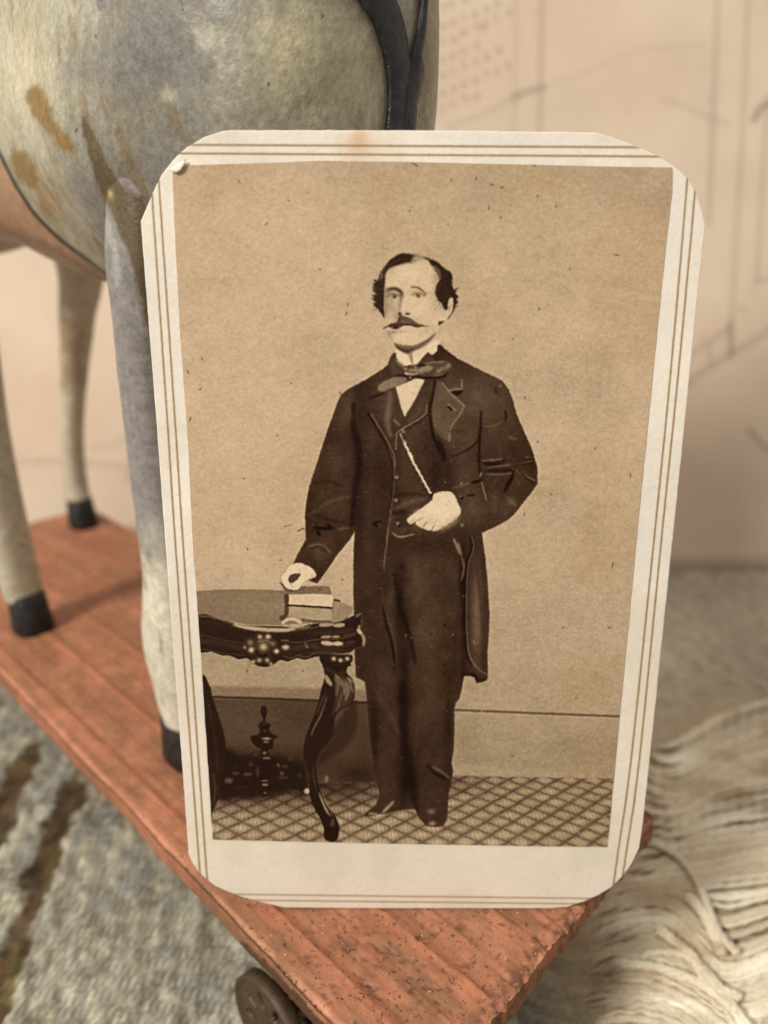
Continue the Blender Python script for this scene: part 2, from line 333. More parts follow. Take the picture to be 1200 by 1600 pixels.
# ================================================================== large sheet with a faint drawing, propped up behind
LEAN = math.radians(11); WY = 266.0
wu = np.linspace(-330, 330, 1400); wv = np.linspace(0, 420, 900)
WU, WV = np.meshgrid(wu, wv)
wx, wy, wz = WU, WY+WV*math.sin(LEAN), WV*math.cos(LEAN)-.2
QX, QY = project(wx, wy, wz)
cw = Canvas(QX, QY, (207, 188, 166))
blot = fbm(WU/45, WV/45, 0, 5, 4); blot2 = fbm(WU/14, WV/14, 0, 6, 4)
cw.V *= (1+.06*(blot-.5)*2+.03*(blot2-.5)*2)[..., None]
cw.V += (np.array([202, 176, 152])-cw.V)*(sstep(.5, .75, fbm(WU/60, WV/60, 0, 15, 3))*.45)[..., None]
g1 = (150, 132, 112); g2 = (120, 108, 96)
for pts, w, a in [([(1120, -260), (1120, 0), (1113, 200), (1106, 380), (1108, 330), (1145, 520)][:3]+[(1107, 350)], 10, .42), ([(1170, -260), (1168, 0), (1160, 200), (1148, 400), (1140, 560)], 9, .38),
                  ([(1200, 150), (1193, 250), (1182, 440)], 9, .38), ([(805, -260), (806, 0), (803, 205)], 8, .25), ([(846, -260), (846, 0), (843, 205)], 10, .40),
                  ([(1182, 440), (1230, 425), (1330, 380)], 9, .35), ([(1060, 610), (1100, 580), (1150, 550), (1210, 512), (1330, 440), (1500, 340)], 12, .42),
                  ([(1070, 560), (1100, 540), (1136, 515)], 9, .45), ([(1108, 540), (1110, 570)], 7, .4), ([(1140, 505), (1143, 552)], 11, .5),
                  ([(805, 152), (828, 143), (848, 138)], 8, .8), ([(848, 138), (900, 120), (1000, 80), (1100, 70)], 7, .16), ([(700, 200), (760, 178), (805, 152)], 7, .35),
                  ([(1035, 155), (1080, 172), (1135, 195)], 7, .33), ([(1178, 188), (1190, 168), (1215, 160)], 12, .9), ([(1170, 672), (1185, 690), (1215, 715)], 12, .6),
                  ([(1260, -200), (1250, 400)], 8, .35), ([(1320, -200), (1300, 600)], 9, .35), ([(60, 722), (130, 722), (215, 735)], 9, .35), ([(-200, 725), (0, 722), (60, 722)], 9, .3),
                  ([(150, 700), (190, 690), (215, 650)], 14, .22), ([(205, 640), (210, 700), (200, 750)], 18, .33)]:
    cw.line(pts, w*.6, g2, 7, a*.8, wob=1.5)
for k in range(7):          # rows of tiny slanted lettering, too blurred to read
    x0, y0 = 672, 22+k*26+(k % 2)*4
    for j in range(int(5+k % 3*2)):
        x = x0+j*17+rng.uniform(-3, 3); y = y0-j*7.2+rng.uniform(-2, 2)
        if x > 800 or y > 175: continue
        cw.line([(x, y+rng.uniform(-5, 2)), (x+rng.uniform(3, 9), y+rng.uniform(-4, 6))], 3.5, g2, 2.2, rng.uniform(.25, .6), sm=0)
        cw.line([(x+2, y-5), (x+rng.uniform(0, 5), y+6)], 3, g2, 2.2, rng.uniform(.15, .45), sm=0)
for k in range(26):
    cw.blob(rng.uniform(660, 1250), rng.uniform(-100, 800), rng.uniform(4, 10), rng.uniform(4, 9), g1, rng.uniform(.08, .3))
def make_image(name, V, k=1.0):        # V: (h, w, 3) painted colours, row 0 at the bottom
    hh, ww = V.shape[:2]; im = bpy.data.images.new(name, ww, hh, alpha=False, float_buffer=False)
    px = np.ones((hh, ww, 4), np.float32); px[..., :3] = lin2srgb(alb(V, k)); im.pixels.foreach_set(px.ravel()); im.update(); im.pack(); return im
def plane_uv_mesh(name, nu, nv, fn, mat, parent=None):
    u, v = np.meshgrid(np.linspace(0, 1, nu), np.linspace(0, 1, nv)); P = fn(u.ravel(), v.ravel())
    o = fast_obj(name, P, grid_faces(nv, nu), mat, parent)
    uvl = o.data.uv_layers.new(name='UVMap'); li = np.zeros(len(o.data.loops), np.int32); o.data.loops.foreach_get('vertex_index', li)
    uvl.data.foreach_set('uv', np.stack([u.ravel()[li], v.ravel()[li]], 1).astype(np.float32).ravel()); return o
def img_mat(name, im, rough, spec, bscale, bdist):
    m, n, l, p = new_mat(name, rough, spec); t = n.new('ShaderNodeTexImage'); t.image = im; t.interpolation = 'Cubic'; t.extension = 'EXTEND'
    l.new(t.outputs[0], p.inputs['Base Color']); co = coord(n); bump(n, l, p, noise(n, l, co, bscale, 4, .6), bdist, .6); return m
m_sheet = img_mat('sheet_paper', make_image('sheet_drawing', cw.V), .9, .2, 500, .0002)
sheet = plane_uv_mesh('drawing_sheet', 80, 60, lambda u, v: np.stack([-330+660*u, WY+420*v*math.sin(LEAN)+1.5*np.sin(u*9)*v, 420*v*math.cos(LEAN)-.2], 1), m_sheet)
sm_ = sheet.modifiers.new('thickness', 'SOLIDIFY'); sm_.thickness = .0004; sm_.offset = 1
sheet['label'] = 'large peach paper sheet with a faint pencil drawing propped up behind the horse'; sheet['category'] = 'paper sheet'

# ================================================================== the pull toy: axes along (away from viewer) and across
CX, CY = 3.8, 56.9; D = np.array([-.682, .731]); N_ = np.array([.731, .682]); N_ = np.array([.664, .748])
D = np.array([-.70, .714]); N_ = np.array([.672, .741]); N_ = N_/np.linalg.norm(N_); D = D/np.linalg.norm(D)
def W(a, c, z): a = np.asarray(a, float); c = np.asarray(c, float); return np.stack([CX+a*D[0]+c*N_[0], CY+a*D[1]+c*N_[1], np.zeros_like(a+c)+z], -1)
def AC(x, y):      # inverse
    M = np.linalg.inv(np.array([[D[0], N_[0]], [D[1], N_[1]]])); return M@np.array([x-CX, y-CY])
TOP, THICK = 29.7, 3.6; LEN, WID = 214.0, 62.4
toy = empty('toy_horse', W(110, 30, 0), 'old painted toy horse with harness straps standing on a red wheeled wooden platform', 'toy horse')
def rel(v): return np.asarray(v)-np.array(W(110, 30, 0))

# ---- platform board
aa = sheet_axis([(0, 6, .22), (6, 75, .3), (75, 130, .6), (130, LEN, 1.1)]); ccs = np.arange(0, WID+.01, .3)
A, C = np.meshgrid(aa, ccs, indexing='ij'); A0, C0 = A.copy(), C.copy()
R = 2.4
def corner(A, C, ca, cc, sa, sc):
    p = (A-ca)*sa/R; q = (C-cc)*sc/R; m = (p > 0) & (q > 0)
    A[m] = ca+sa*R*(p*np.sqrt(np.clip(1-q*q/2, 0, 1)))[m]; C[m] = cc+sc*R*(q*np.sqrt(np.clip(1-p*p/2, 0, 1)))[m]
corner(A, C, R, WID-R, -1, 1); corner(A, C, R, R, -1, -1); corner(A, C, LEN-R, WID-R, 1, 1); corner(A, C, LEN-R, R, 1, -1)
nr, nc = A.shape
rough_e = (fbm(C0/1.2, A0/3, 0, 5, 3)-.5)
A = A+np.where(A0 < 6, (1-A0/6)*(rough_e*1.0), 0)           # chipped near end
C = C+(1-sstep(0, 2.5, C0))*(fbm(A0/14, C0*0, 0, 9, 3)-.5)*.9
drift = C0+A0*.012+.8*(fbm(A0/40, C0/15, 0, 14, 2)-.5)
saw = lambda x: (x-np.floor(x))
g = drift/5.3+.25*np.sin(drift*.6); ridge = .21*(saw(g)**1.5); ridge2 = .10*saw(drift/1.7+.3)
pit = sstep(.67, .78, fbm(A0/1.1, C0/.8, 0, 33, 3)); pitd = pit*(.1+.75*sstep(70, 0, A0))
big = np.exp(-(((A0-23)/1.9)**2+((C0-20.5)/.8)**2))+np.exp(-(((A0-25)/1.)**2+((C0-23)/.9)**2))
edge = np.minimum(np.minimum(C0, WID-C0), np.minimum(A0, LEN-A0))
zt = TOP-.3+ridge+ridge2+.12*(fbm(A0/6, C0/3, 0, 4, 3)-.5)-.35*pitd-1.0*big-.55*np.clip(1-edge/1.1, 0, 1)**2-.5*np.clip(1-A0/4, 0, 1)*fbm(A0/1.0, C0/1.0, 0, 77, 3)
# skirts
loop = [(0, j) for j in range(nc)]+[(i, nc-1) for i in range(1, nr)]+[(nr-1, j) for j in range(nc-2, -1, -1)]+[(i, 0) for i in range(nr-2, 0, -1)]
li = np.array([i*nc+j for i, j in loop]); Af, Cf, Zf = A.ravel(), C.ravel(), zt.ravel()
V = [W(Af, Cf, 0)]; V[0][:, 2] = Zf; faces = [grid_faces(nr, nc)[:, ::-1]]
prev = li; base = nr*nc; K = len(li); kA, kC = Af[li], Cf[li]; cenA, cenC = LEN/2, WID/2
SK = 8; skA = [Af]; skC = [Cf]; skT = [np.zeros(nr*nc)]
for s_ in range(1, SK+1):
    t = s_/SK; outw = .10*min(1, t*4)+.16*min(1, t*2)*(fbm(kA/1.6, kC/1.6+t*THICK/1.6, 0, 71, 3)-.5)-(.5*(t > .95))
    oa = kA+np.where(kA < 3, -1, np.where(kA > LEN-3, 1, 0))*outw; oc = kC+np.where(kC < 2, -1, np.where(kC > WID-2, 1, 0))*outw
    zz = Zf[li]-t*THICK
    v = W(oa, oc, 0); v[:, 2] = zz; V.append(v)
    ids = base+np.arange(K); faces.append(np.stack([prev, np.roll(prev, -1), np.roll(ids, -1), ids], 1)[:, ::-1]); prev = ids; base += K
    skA.append(oa); skC.append(oc); skT.append(np.full(K, t))
V = np.concatenate(V); faces = np.concatenate(faces); sA, sC, sT = map(np.concatenate, (skA, skC, skT))
botc = len(V); V = np.vstack([V, W(LEN/2, WID/2, TOP-THICK-.4)[None]]); sA = np.append(sA, LEN/2); sC = np.append(sC, WID/2); sT = np.append(sT, 1.)
fan = np.stack([prev, np.roll(prev, -1), np.full(K, botc)], 1)[:, ::-1]
red = np.array([166, 110, 82.]); red2 = np.array([148, 97, 70.]); chipc = np.array([96, 62, 42.])
mix1 = fbm(sA/9, sC/5, 0, 18, 4)
bc = red+(red2-red)*sstep(.35, .65, mix1)[:, None]
bc += (np.array([132, 94, 66])-bc)*(sstep(.5, .72, fbm(sA/7, sC/4, 0, 28, 4))*.6)[:, None]; bc *= (1+.22*(fbm(sA/2.5, sC/1.2, 0, 29, 4)-.5))[:, None]
saw_all = np.zeros(len(V)); dr = sC+sA*.012; gg = dr/5.3+.25*np.sin(dr*.6)
bc += (np.array([206, 130, 94])-bc)*(sstep(.82, 1., saw(gg))*.35*(sT == 0))[:, None]
bc += (np.array([128, 76, 52])-bc)*(sstep(.10, .0, saw(gg))*.5*(sT == 0))[:, None]
fp = np.zeros(len(V)); fp[:nr*nc] = (pitd*.45+np.clip(big, 0, 1)).ravel(); bc += (np.array([70, 50, 36])-bc)*np.clip(fp, 0, 1)[:, None]
near_end = sstep(3.5, 0, sA)
bc += (np.array([150, 84, 46])-bc)*(near_end*(sT > .05)*.6)[:, None]
bc += (chipc-bc)*(near_end*sstep(.45, .6, fbm(sA/1., sC/1., sT*3, 39, 3))*.8)[:, None]
jag = sT*1.0-(.62-.35*np.exp(-((sA-20)/13)**2)+.30*(fbm(sA/1.1, sC*0, 0, 55, 2)-.5))      # bare, splintered lower edge by the wheel
bc += (np.array([82, 54, 32])-bc)*(sstep(0, .06, jag)*(sC < 2)*(sA < 34)*(sT > 0))[:, None]
edl = np.minimum(sC, np.minimum(WID-sC, np.minimum(sA, LEN-sA)))
bc += (np.array([205, 144, 110])-bc)*(np.exp(-((edl-.35)/.35)**2)*(sT < .14)*.55*sstep(.25, .5, fbm(sA/5, sC/5, 0, 66, 2)))[:, None]
wear = sstep(95, 0, sA)*.75+.25*fbm(sA/14, sC/10, 0, 3, 3)
m_board, n, l, p = new_mat('red_painted_wood', .58, .4)
c = attr(n, 'paint'); w = attr(n, 'wear', 'Fac'); co = coord(n)
s1 = noise(n, l, co, 1500, 3, .6); s2 = noise(n, l, co, 520, 5, .7)
mth = n.new('ShaderNodeMath'); mth.operation = 'MULTIPLY_ADD'; l.new(w, mth.inputs[0]); mth.inputs[1].default_value = .055; l.new(s1, mth.inputs[2])
sp = ramp(n, l, mth.outputs[0], .665, .74); c1 = mixc(n, l, sp, c, (.10, .06, .04, 1))
m2_ = n.new('ShaderNodeMath'); m2_.operation = 'MULTIPLY_ADD'; l.new(w, m2_.inputs[0]); m2_.inputs[1].default_value = .07; l.new(noise(n, l, co, 2100, 2, .5), m2_.inputs[2])
c1 = mixc(n, l, ramp(n, l, m2_.outputs[0], .76, .80), c1, (.62, .40, .28, 1))
c1 = mixc(n, l, .7, c1, ramp(n, l, s2, .3, .7, (.72, .70, .66, 1), (1.2, 1.18, 1.15, 1)), 'MULTIPLY')
l.new(c1, p.inputs['Base Color']); b1 = bump(n, l, p, s2, .00035, .8); bump(n, l, p, sp, -.0002, .8, b1)
board = fast_obj('platform', rel(V), faces, m_board, toy, cols=alb(bc), attr=wear, extra=[fan])

# ---- wheels and axles
m_iron, n, l, p = new_mat('rusty_iron', .55, .5); p.inputs['Metallic'].default_value = .35
co = coord(n); s = noise(n, l, co, 350, 5, .65)
c1 = ramp(n, l, s, .35, .68, (*srgb2lin((66, 54, 42)), 1), (*srgb2lin((92, 70, 46)), 1)); l.new(c1, p.inputs['Base Color']); bump(n, l, p, noise(n, l, co, 900, 4, .7), .0002, .8)
def wheel_mesh():
    nr_, na = 22, 96; rr = np.linspace(1.0, 10.5, nr_); th = np.linspace(0, 2*math.pi, na, endpoint=False)
    R_, T_ = np.meshgrid(rr, th, indexing='ij')
    dish = .55*np.exp(-((R_-10.2)/.7)**2)+.9*np.exp(-(R_/2.4)**2)
    fr = np.stack([R_*np.cos(T_), -.75-dish, R_*np.sin(T_)], -1).reshape(-1, 3); bk = fr.copy(); bk[:, 1] *= -1
    q = grid_faces(nr_, na, True); cen = fr[q].mean(1); rc = np.hypot(cen[:, 0], cen[:, 2]); tc = np.arctan2(cen[:, 2], cen[:, 0])
    hole = np.zeros(len(q), bool)
    for k in range(8):
        t0 = k*math.pi/4+.3; dt = (tc-t0+math.pi) % (2*math.pi)-math.pi
        hole |= ((rc-5.9)/2.0)**2+((dt*rc)/.95)**2 < 1
    keep = q[~hole]; M = len(fr)
    f = [keep, keep[:, ::-1]+M]
    cnt = {}
    for a, b, c_, d in keep:
        for e in ((a, b), (b, c_), (c_, d), (d, a)): cnt[e] = 1
    rim = [(b, a, a+M, b+M) for (a, b) in cnt if (b, a) not in cnt]
    return np.vstack([fr, bk]), np.concatenate(f+[np.array(rim)])
wv_, wf_ = wheel_mesh(); wheel0 = None
ang = math.atan2(D[1], D[0])
for a_, c_ in ((32.5, 3.0), (32.5, 59.0), (188, 3.2), (188, 58.8)):
    if wheel0 is None:
        o = fast_obj('wheel', wv_, wf_, m_iron, toy); wheel0 = o
    else:
        o = wheel0.copy(); COL.objects.link(o); o.parent = toy
    o.location = Vector(rel(W(a_, c_, 8.3)))*S; o.scale = (.78, .9, .78); o.rotation_euler = (0, 0, math.pi+ang if c_ > 30 else ang+math.pi)
def tube(p0, p1, r, n_=20):
    p0, p1 = np.array(p0, float), np.array(p1, float); d = (p1-p0)/np.linalg.norm(p1-p0); u = np.cross(d, [0, 0, 1.]);
    if np.linalg.norm(u) < .1: u = np.cross(d, [0, 1., 0])
    u /= np.linalg.norm(u); v = np.cross(d, u); t = np.linspace(0, 2*math.pi, n_, endpoint=False)
    c_ = np.cos(t)[:, None]*u+np.sin(t)[:, None]*v; return loft([p0+c_*r*.9, p0+d*.3+c_*r, p1-d*.3+c_*r, p1+c_*r*.9])
for a_ in (32.5, 188):
    v, f, ex = tube(W(a_, .8, 8.3), W(a_, 61.2, 8.3), 1.0); fast_obj('axle', rel(v), f, m_iron, toy, extra=ex)
    # wooden block that carries the axle
    bm = bmesh.new(); bmesh.ops.create_cube(bm, size=1)
    for vv in bm.verts:
        q = rel(W(a_+vv.co.x*9, 30+vv.co.y*44, 17.2+vv.co.z*17.6)); vv.co = Vector(q)*S
    bmesh.ops.bevel(bm, geom=bm.edges[:], offset=.0008, segments=2, affect='EDGES'); me = bpy.data.meshes.new('axle_block'); bm.to_mesh(me); bm.free()
    if a_ == 32.5:
        m_blk, n, l, p = new_mat('bare_brown_wood', .75, .3); l.new(ramp(n, l, noise(n, l, coord(n), 300, 5, .7), .35, .7, (*srgb2lin((70, 46, 30)), 1), (*srgb2lin((128, 84, 52)), 1)), p.inputs['Base Color'])
    finish('axle_block', me, m_blk, toy, False)

# ---- horse body
def supr(t, e): return np.sign(np.cos(t))*np.abs(np.cos(t))**e, np.sign(np.sin(t))*np.abs(np.sin(t))**e
BK = [[35.0, 2.0, 3.0, 144], [35.8, 9.5, 17.0, 143], [38.0, 15.0, 26.0, 142.5], [43, 18.8, 30, 142.5], [54, 21.7, 32.0, 143.2], [72, 23.2, 33.5, 143.5], [95, 22.6, 33.2, 143.8], [110, 22, 32, 144],
      [125, 21.5, 29.5, 144.2], [140, 21.8, 26.8, 144.8], [155, 22.8, 27.0, 145.5], [170, 22.8, 29.8, 146], [181, 22.5, 30.5, 146.2], [198, 17.5, 24, 149], [206, 9.5, 14, 151], [208.5, 2, 3, 152]]
na_, nt_ = 440, 360
ta = np.concatenate([np.linspace(35, 46, 80), np.linspace(46, 112, 250)[1:], np.linspace(112, 208.5, 132)[1:]])
kk = interp_rows(BK, ta); tt = np.linspace(0, 2*math.pi, nt_, endpoint=False)
ct, st = supr(tt, .93)
bA = ta[:, None]+0*ct[None]; bC = 30+kk[:, :1]*ct[None]; bZ = kk[:, 2:3]+kk[:, 1:2]*st[None]
shoulder = np.exp(-((bA-71)/13)**2)*np.exp(-((bZ-128)/15)**2)*np.clip(-ct[None], 0, 1)**.7*2.2      # swelling above the near foreleg
bC = bC-shoulder+np.exp(-((bA-71)/13)**2)*np.exp(-((bZ-128)/15)**2)*np.clip(ct[None], 0, 1)**.7*2.2
lump = .55*(fbm(bA/13, bC/13, bZ/13, 12, 3)-.5)+.16*(fbm(bA/2.2, bC/2.2, bZ/2.2, 13, 3)-.5)
bC = bC+lump*ct[None]*1.6; bZ = bZ+lump*st[None]*1.6
bV = W(bA.ravel(), bC.ravel(), 0); bV[:, 2] = bZ.ravel()
# neck and head, above the picture
def ring_ac(a, c, z, ra, rc, tilt, n_=40):
    t = np.linspace(0, 2*math.pi, n_, endpoint=False); p = ra*np.cos(t); q = rc*np.sin(t)
    v = W(a+p*math.cos(tilt), c+q, 0); v[:, 2] = z+p*math.sin(tilt); return v
neck = loft([ring_ac(62, 30, 158, 20, 13, .5), ring_ac(54, 30, 176, 17, 11, .6), ring_ac(46, 30, 196, 13, 9, .55), ring_ac(41, 30, 214, 11, 8, .5), ring_ac(40, 30, 226, 8, 6, .4)])
head = loft([ring_ac(46, 30, 226, 5, 5, 1.9), ring_ac(40, 30, 222, 10, 7, 1.9), ring_ac(32, 30, 214, 10, 7, 2.0), ring_ac(22, 30, 204, 7, 5.5, 2.1), ring_ac(16, 30, 197, 6, 5, 2.1), ring_ac(13, 30, 194, 3, 3, 2.1)])
def painted_horse(V3, kind, legtop=None):
    P = V3; X, Y = project(P[:, 0], np.maximum(P[:, 1], 20), P[:, 2])
    cream_ = np.array([173, 168, 150.]); slate = np.array([112, 109, 106.]); olive = np.array([156, 147, 120.])
    s = 1/16.; n1 = fbm(P[:, 0]*s, P[:, 1]*s, P[:, 2]*s, 101, 4); n2 = fbm(P[:, 0]*.22, P[:, 1]*.22, P[:, 2]*.22, 102, 4); n3 = fbm(P[:, 0]*.9, P[:, 1]*.9, P[:, 2]*.9, 103, 4)
    cvh = Canvas(X, Y, cream_)
    cvh.V += (olive-cvh.V)*sstep(.4, .7, n2)[:, None]*.8
    ca = AC(P[:, 0], P[:, 1]); near = (ca[1] < 33).astype(float)
    if kind == 'body':
        cvh.V += (slate-cvh.V)*(sstep(.55, .75, n1)*.5)[:, None]
        for (x, y, rx, ry, rot, a) in [(235, 90, 95, 120, 10, .85), (240, 260, 75, 110, 25, .8), (330, 30, 60, 60, 0, .35), (330, 190, 90, 40, -20, .3), (160, 330, 45, 120, -20, .55), (430, 190, 60, 30, 0, .35)]:
            cvh.blob(x, y, rx, ry, slate, a, rot, mask=near)  # grey dapple, its dark middle also paints in the body shading
        for (x, y, rx, ry, a) in [(470, 60, 90, 80, .75), (560, 150, 50, 90, .6), (500, 190, 60, 40, .4), (30, 120, 60, 110, .55), (330, 60, 26, 22, .5), (262, 148, 16, 14, .5), (150, 20, 30, 60, .2)]:
            cvh.blob(x, y, rx, ry, (214, 206, 176), a*1.2, 0, mask=near)  # cream patches, with the brighter light on the flank painted in
        cvh.blob(190, 360, 26, 66, (128, 124, 126), .9, -14, mask=near); cvh.blob(165, 300, 12, 30, (150, 148, 146), .6, -14, mask=near)
        cvh.V += (np.array([120, 92, 60])-cvh.V)*(sstep(.60, .74, fbm(P[:, 0]*.35, P[:, 1]*.35, P[:, 2]*.12, 107, 4))*.4)[:, None]
        ochre = (128, 96, 42)
        cvh.fill([(42, 142), (60, 136), (76, 156), (84, 185), (104, 210), (118, 238), (100, 235), (78, 212), (55, 185), (43, 160)], ochre, 6, .85, mask=near, wob=5)
        cvh.fill([(18, 240), (35, 236), (52, 258), (62, 285), (50, 295), (32, 285), (20, 262)], ochre, 6, .8, mask=near, wob=5)
        cvh.blob(75, 320, 30, 22, (150, 112, 70), .6, 50, mask=near)
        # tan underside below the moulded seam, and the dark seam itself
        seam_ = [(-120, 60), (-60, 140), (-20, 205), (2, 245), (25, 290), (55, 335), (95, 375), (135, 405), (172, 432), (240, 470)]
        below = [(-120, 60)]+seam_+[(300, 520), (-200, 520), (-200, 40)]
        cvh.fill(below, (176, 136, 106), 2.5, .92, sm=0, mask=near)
        cvh.fill([(-200, 300), (60, 372), (200, 450), (100, 500), (-200, 500)], (104, 70, 46), 8, .55, sm=0, mask=near)  # shade under the rear belly, painted in as dark brown
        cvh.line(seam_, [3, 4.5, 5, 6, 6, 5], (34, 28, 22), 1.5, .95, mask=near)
        cvh.line([(655, -60), (662, 60), (664, 205)], 9, (150, 132, 108), 3, .6, mask=None)
    if kind == 'leg':
        zz = P[:, 2]; up = sstep(66, 82, zz+10*(n2-.5))
        cvh.V += (np.array([216, 210, 192])-cvh.V)*((1-up)*.8)[:, None]
        cvh.V += (np.array([132, 127, 128])-cvh.V)*(up*.85)[:, None]
        cvh.V += (np.array([92, 94, 104])-cvh.V)*((1-up)*sstep(.62, .7, fbm(P[:, 0]*.8, P[:, 1]*.8, P[:, 2]*.18, 109, 3))*.6)[:, None]
        cvh.line([(160, 330), (176, 380), (185, 440)], 12, (168, 168, 162), 5, .6); cvh.line([(214, 490), (222, 520)], 8, (160, 158, 150), 4, .5)
    if kind == 'rear':
        cvh.V += (np.array([206, 198, 176])-cvh.V)*.6
        cvh.V += (np.array([120, 88, 56])-cvh.V)*(sstep(.5, .7, n1)*.5)[:, None]
    # dark olive-brown streak of old varnish running down over the shoulder
    if kind in ('body', 'leg'):
        cvh.fill([(127, 186), (148, 208), (170, 262), (200, 298), (232, 330), (248, 520), (228, 500), (216, 452), (205, 410), (190, 372), (168, 318), (146, 268)], (92, 78, 50), 3, .9, mask=near, wob=4)
        cvh.blob(172, 304, 5, 9, (196, 180, 110), .8, -15, mask=near)
    sp_ = fbm(P[:, 0]*2.4, P[:, 1]*2.4, P[:, 2]*2.4, 105, 3)
    cvh.V *= (1+.18*(n3-.5)+.22*(sp_-.5))[:, None]
    return cvh.V
m_horse, n, l, p = new_mat('old_painted_papier_mache', .42, .5)
c = attr(n, 'paint'); co = coord(n)
s1 = noise(n, l, co, 1300, 4, .7); s2 = noise(n, l, co, 420, 5, .7); s3 = noise(n, l, co, 700, 2, .5)
c1 = mixc(n, l, .6, c, ramp(n, l, s1, .3, .7, (.60, .58, .54, 1), (1.3, 1.3, 1.26, 1)), 'MULTIPLY')
c1 = mixc(n, l, .45, c1, ramp(n, l, s2, .32, .68, (.7, .68, .64, 1), (1.2, 1.2, 1.18, 1)), 'MULTIPLY')
c1 = mixc(n, l, ramp(n, l, s3, .74, .77), c1, (.035, .03, .025, 1))
l.new(c1, p.inputs['Base Color']); b1 = bump(n, l, p, s2, .0004, .45); bump(n, l, p, s1, .0002, .6, b1)
def add_parts(parts):
    V_, Q_, E_ = [], [], []; o = 0
    for v, f, ex in parts: V_.append(v); Q_.append(np.asarray(f)+o); E_ += [np.asarray(e)+o for e in ex]; o += len(v)
    return np.concatenate(V_), np.concatenate(Q_), E_
bq = grid_faces(len(ta), nt_, True); k0 = np.arange(nt_); ends = [bV[:nt_].mean(0), bV[-nt_:].mean(0)]; bV2 = np.vstack([bV, ends]); L0 = (len(ta)-1)*nt_
bex = [np.stack([(k0+1) % nt_, k0, np.full(nt_, len(bV))], 1), np.stack([L0+k0, L0+(k0+1) % nt_, np.full(nt_, len(bV)+1)], 1)]
HV, HQ, HE = add_parts([(bV2, bq, bex), neck, head])
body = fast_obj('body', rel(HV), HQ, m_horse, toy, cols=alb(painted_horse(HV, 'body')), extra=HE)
bvh = BVHTree.FromPolygons([tuple(v) for v in HV], [tuple(int(i) for i in q) for q in HQ]+[tuple(int(i) for i in t) for e in HE for t in e])
def hit(px, py, lift=.3):
    r = ray(px, py); r = r/np.linalg.norm(r); h_ = bvh.ray_cast(Vector(CAMP), Vector(r))
    if h_[0] is None: return None
    nn = h_[1] if h_[1].dot(Vector(r)) < 0 else -h_[1]
    return np.array(h_[0]+nn*lift)
# ---- legs
def leg(path, kind):      # path rows: z, a, c, ra, rc
    zs = np.linspace(path[0][0], path[-1][0], 170); k = interp_rows(path, zs); n_ = 64; t = np.linspace(0, 2*math.pi, n_, endpoint=False)
    rings = []
    for z, (a, c_, ra, rc) in zip(zs, k):
        co_, si_ = supr(t, .85); v = W(a+ra*co_, c_+rc*si_, 0); v[:, 2] = z
        dn = .35*(fbm(v[:, 0]/5, v[:, 1]/5, v[:, 2]/9, 44, 3)-.5); v[:, :2] += (v[:, :2]-v[:, :2].mean(0))*dn[:, None]*.25
        rings.append(v)
    v, f, ex = loft(rings); return fast_obj('leg', rel(v), f, m_horse, toy, cols=alb(painted_horse(v, kind)), extra=ex)
m_hoof, n, l, p = new_mat('black_hoof_paint', .5, .3); co = coord(n)
l.new(ramp(n, l, noise(n, l, co, 500, 4, .6), .3, .8, (.006, .006, .006, 1), (.035, .033, .030, 1)), p.inputs['Base Color']); bump(n, l, p, noise(n, l, co, 700, 4, .6), .0002, .8)
def hoof(parent, a, c_, r, hgt):
    t = np.linspace(0, 2*math.pi, 40, endpoint=False); rings = []
    for z, s_ in ((-.2, 1.0), (.4, 1.08), (hgt*.5, 1.0), (hgt-.6, .93), (hgt, .82)):
        co_, si_ = supr(t, .75); v = W(a-1.2*(1-z/hgt)+r*1.12*s_*co_, c_+r*s_*si_, 0); v[:, 2] = TOP+z; rings.append(v)
    v, f, ex = loft(rings); fast_obj('hoof', rel(v), f, m_hoof, parent, extra=ex)
def ac_at(px, py, z, dist=None):  # board-plane position under a picture point at height z
    P_ = on_plane(px, py, (0, 0, z), (0, 0, 1)); return AC(P_[0], P_[1])
NF = AC(-35.0, 119.5); NR = AC(-87.2, 168); FR = AC(-100.2, 238)
lg = leg([[TOP+8, NF[0], NF[1], 5.2, 5.4], [TOP+13, NF[0]+.6, NF[1], 5.6, 6.0], [TOP+24, NF[0]+1.3, NF[1], 6.2, 6.6], [TOP+38, NF[0]+.6, NF[1], 5.3, 5.6], [TOP+58, NF[0], NF[1]-.8, 5.2, 5.4],
          [TOP+74, NF[0]-2.4, NF[1]-1.5, 5.3, 5.6], [TOP+88, NF[0]-5.6, NF[1]-2.0, 6.2, 6.3], [TOP+96, NF[0]-7, NF[1]-2.6, 5.6, 5.2], [TOP+104, NF[0]-8.5, NF[1]-4.2, 4.4, 3.8], [TOP+112, NF[0]-10, NF[1]-6.6, 3.0, 2.2], [TOP+121, NF[0]-11.5, NF[1]-8.2, 1.2, 1.0]], 'leg')
hoof(lg, NF[0]+.6, NF[1]-.6, 5.0, 9.5)
lg = leg([[TOP+8, NF[0]+4, 42, 4.6, 5.0], [TOP+24, NF[0]+5, 42, 5.8, 6.2], [TOP+40, NF[0]+5, 42, 5.0, 5.2], [TOP+60, NF[0]+4, 42.5, 5.2, 5.4], [TOP+90, NF[0]+2, 43.5, 9, 7.4], [TOP+112, NF[0], 41, 9, 6]], 'leg')
hoof(lg, NF[0]+3.5, 42, 4.8, 9.5)
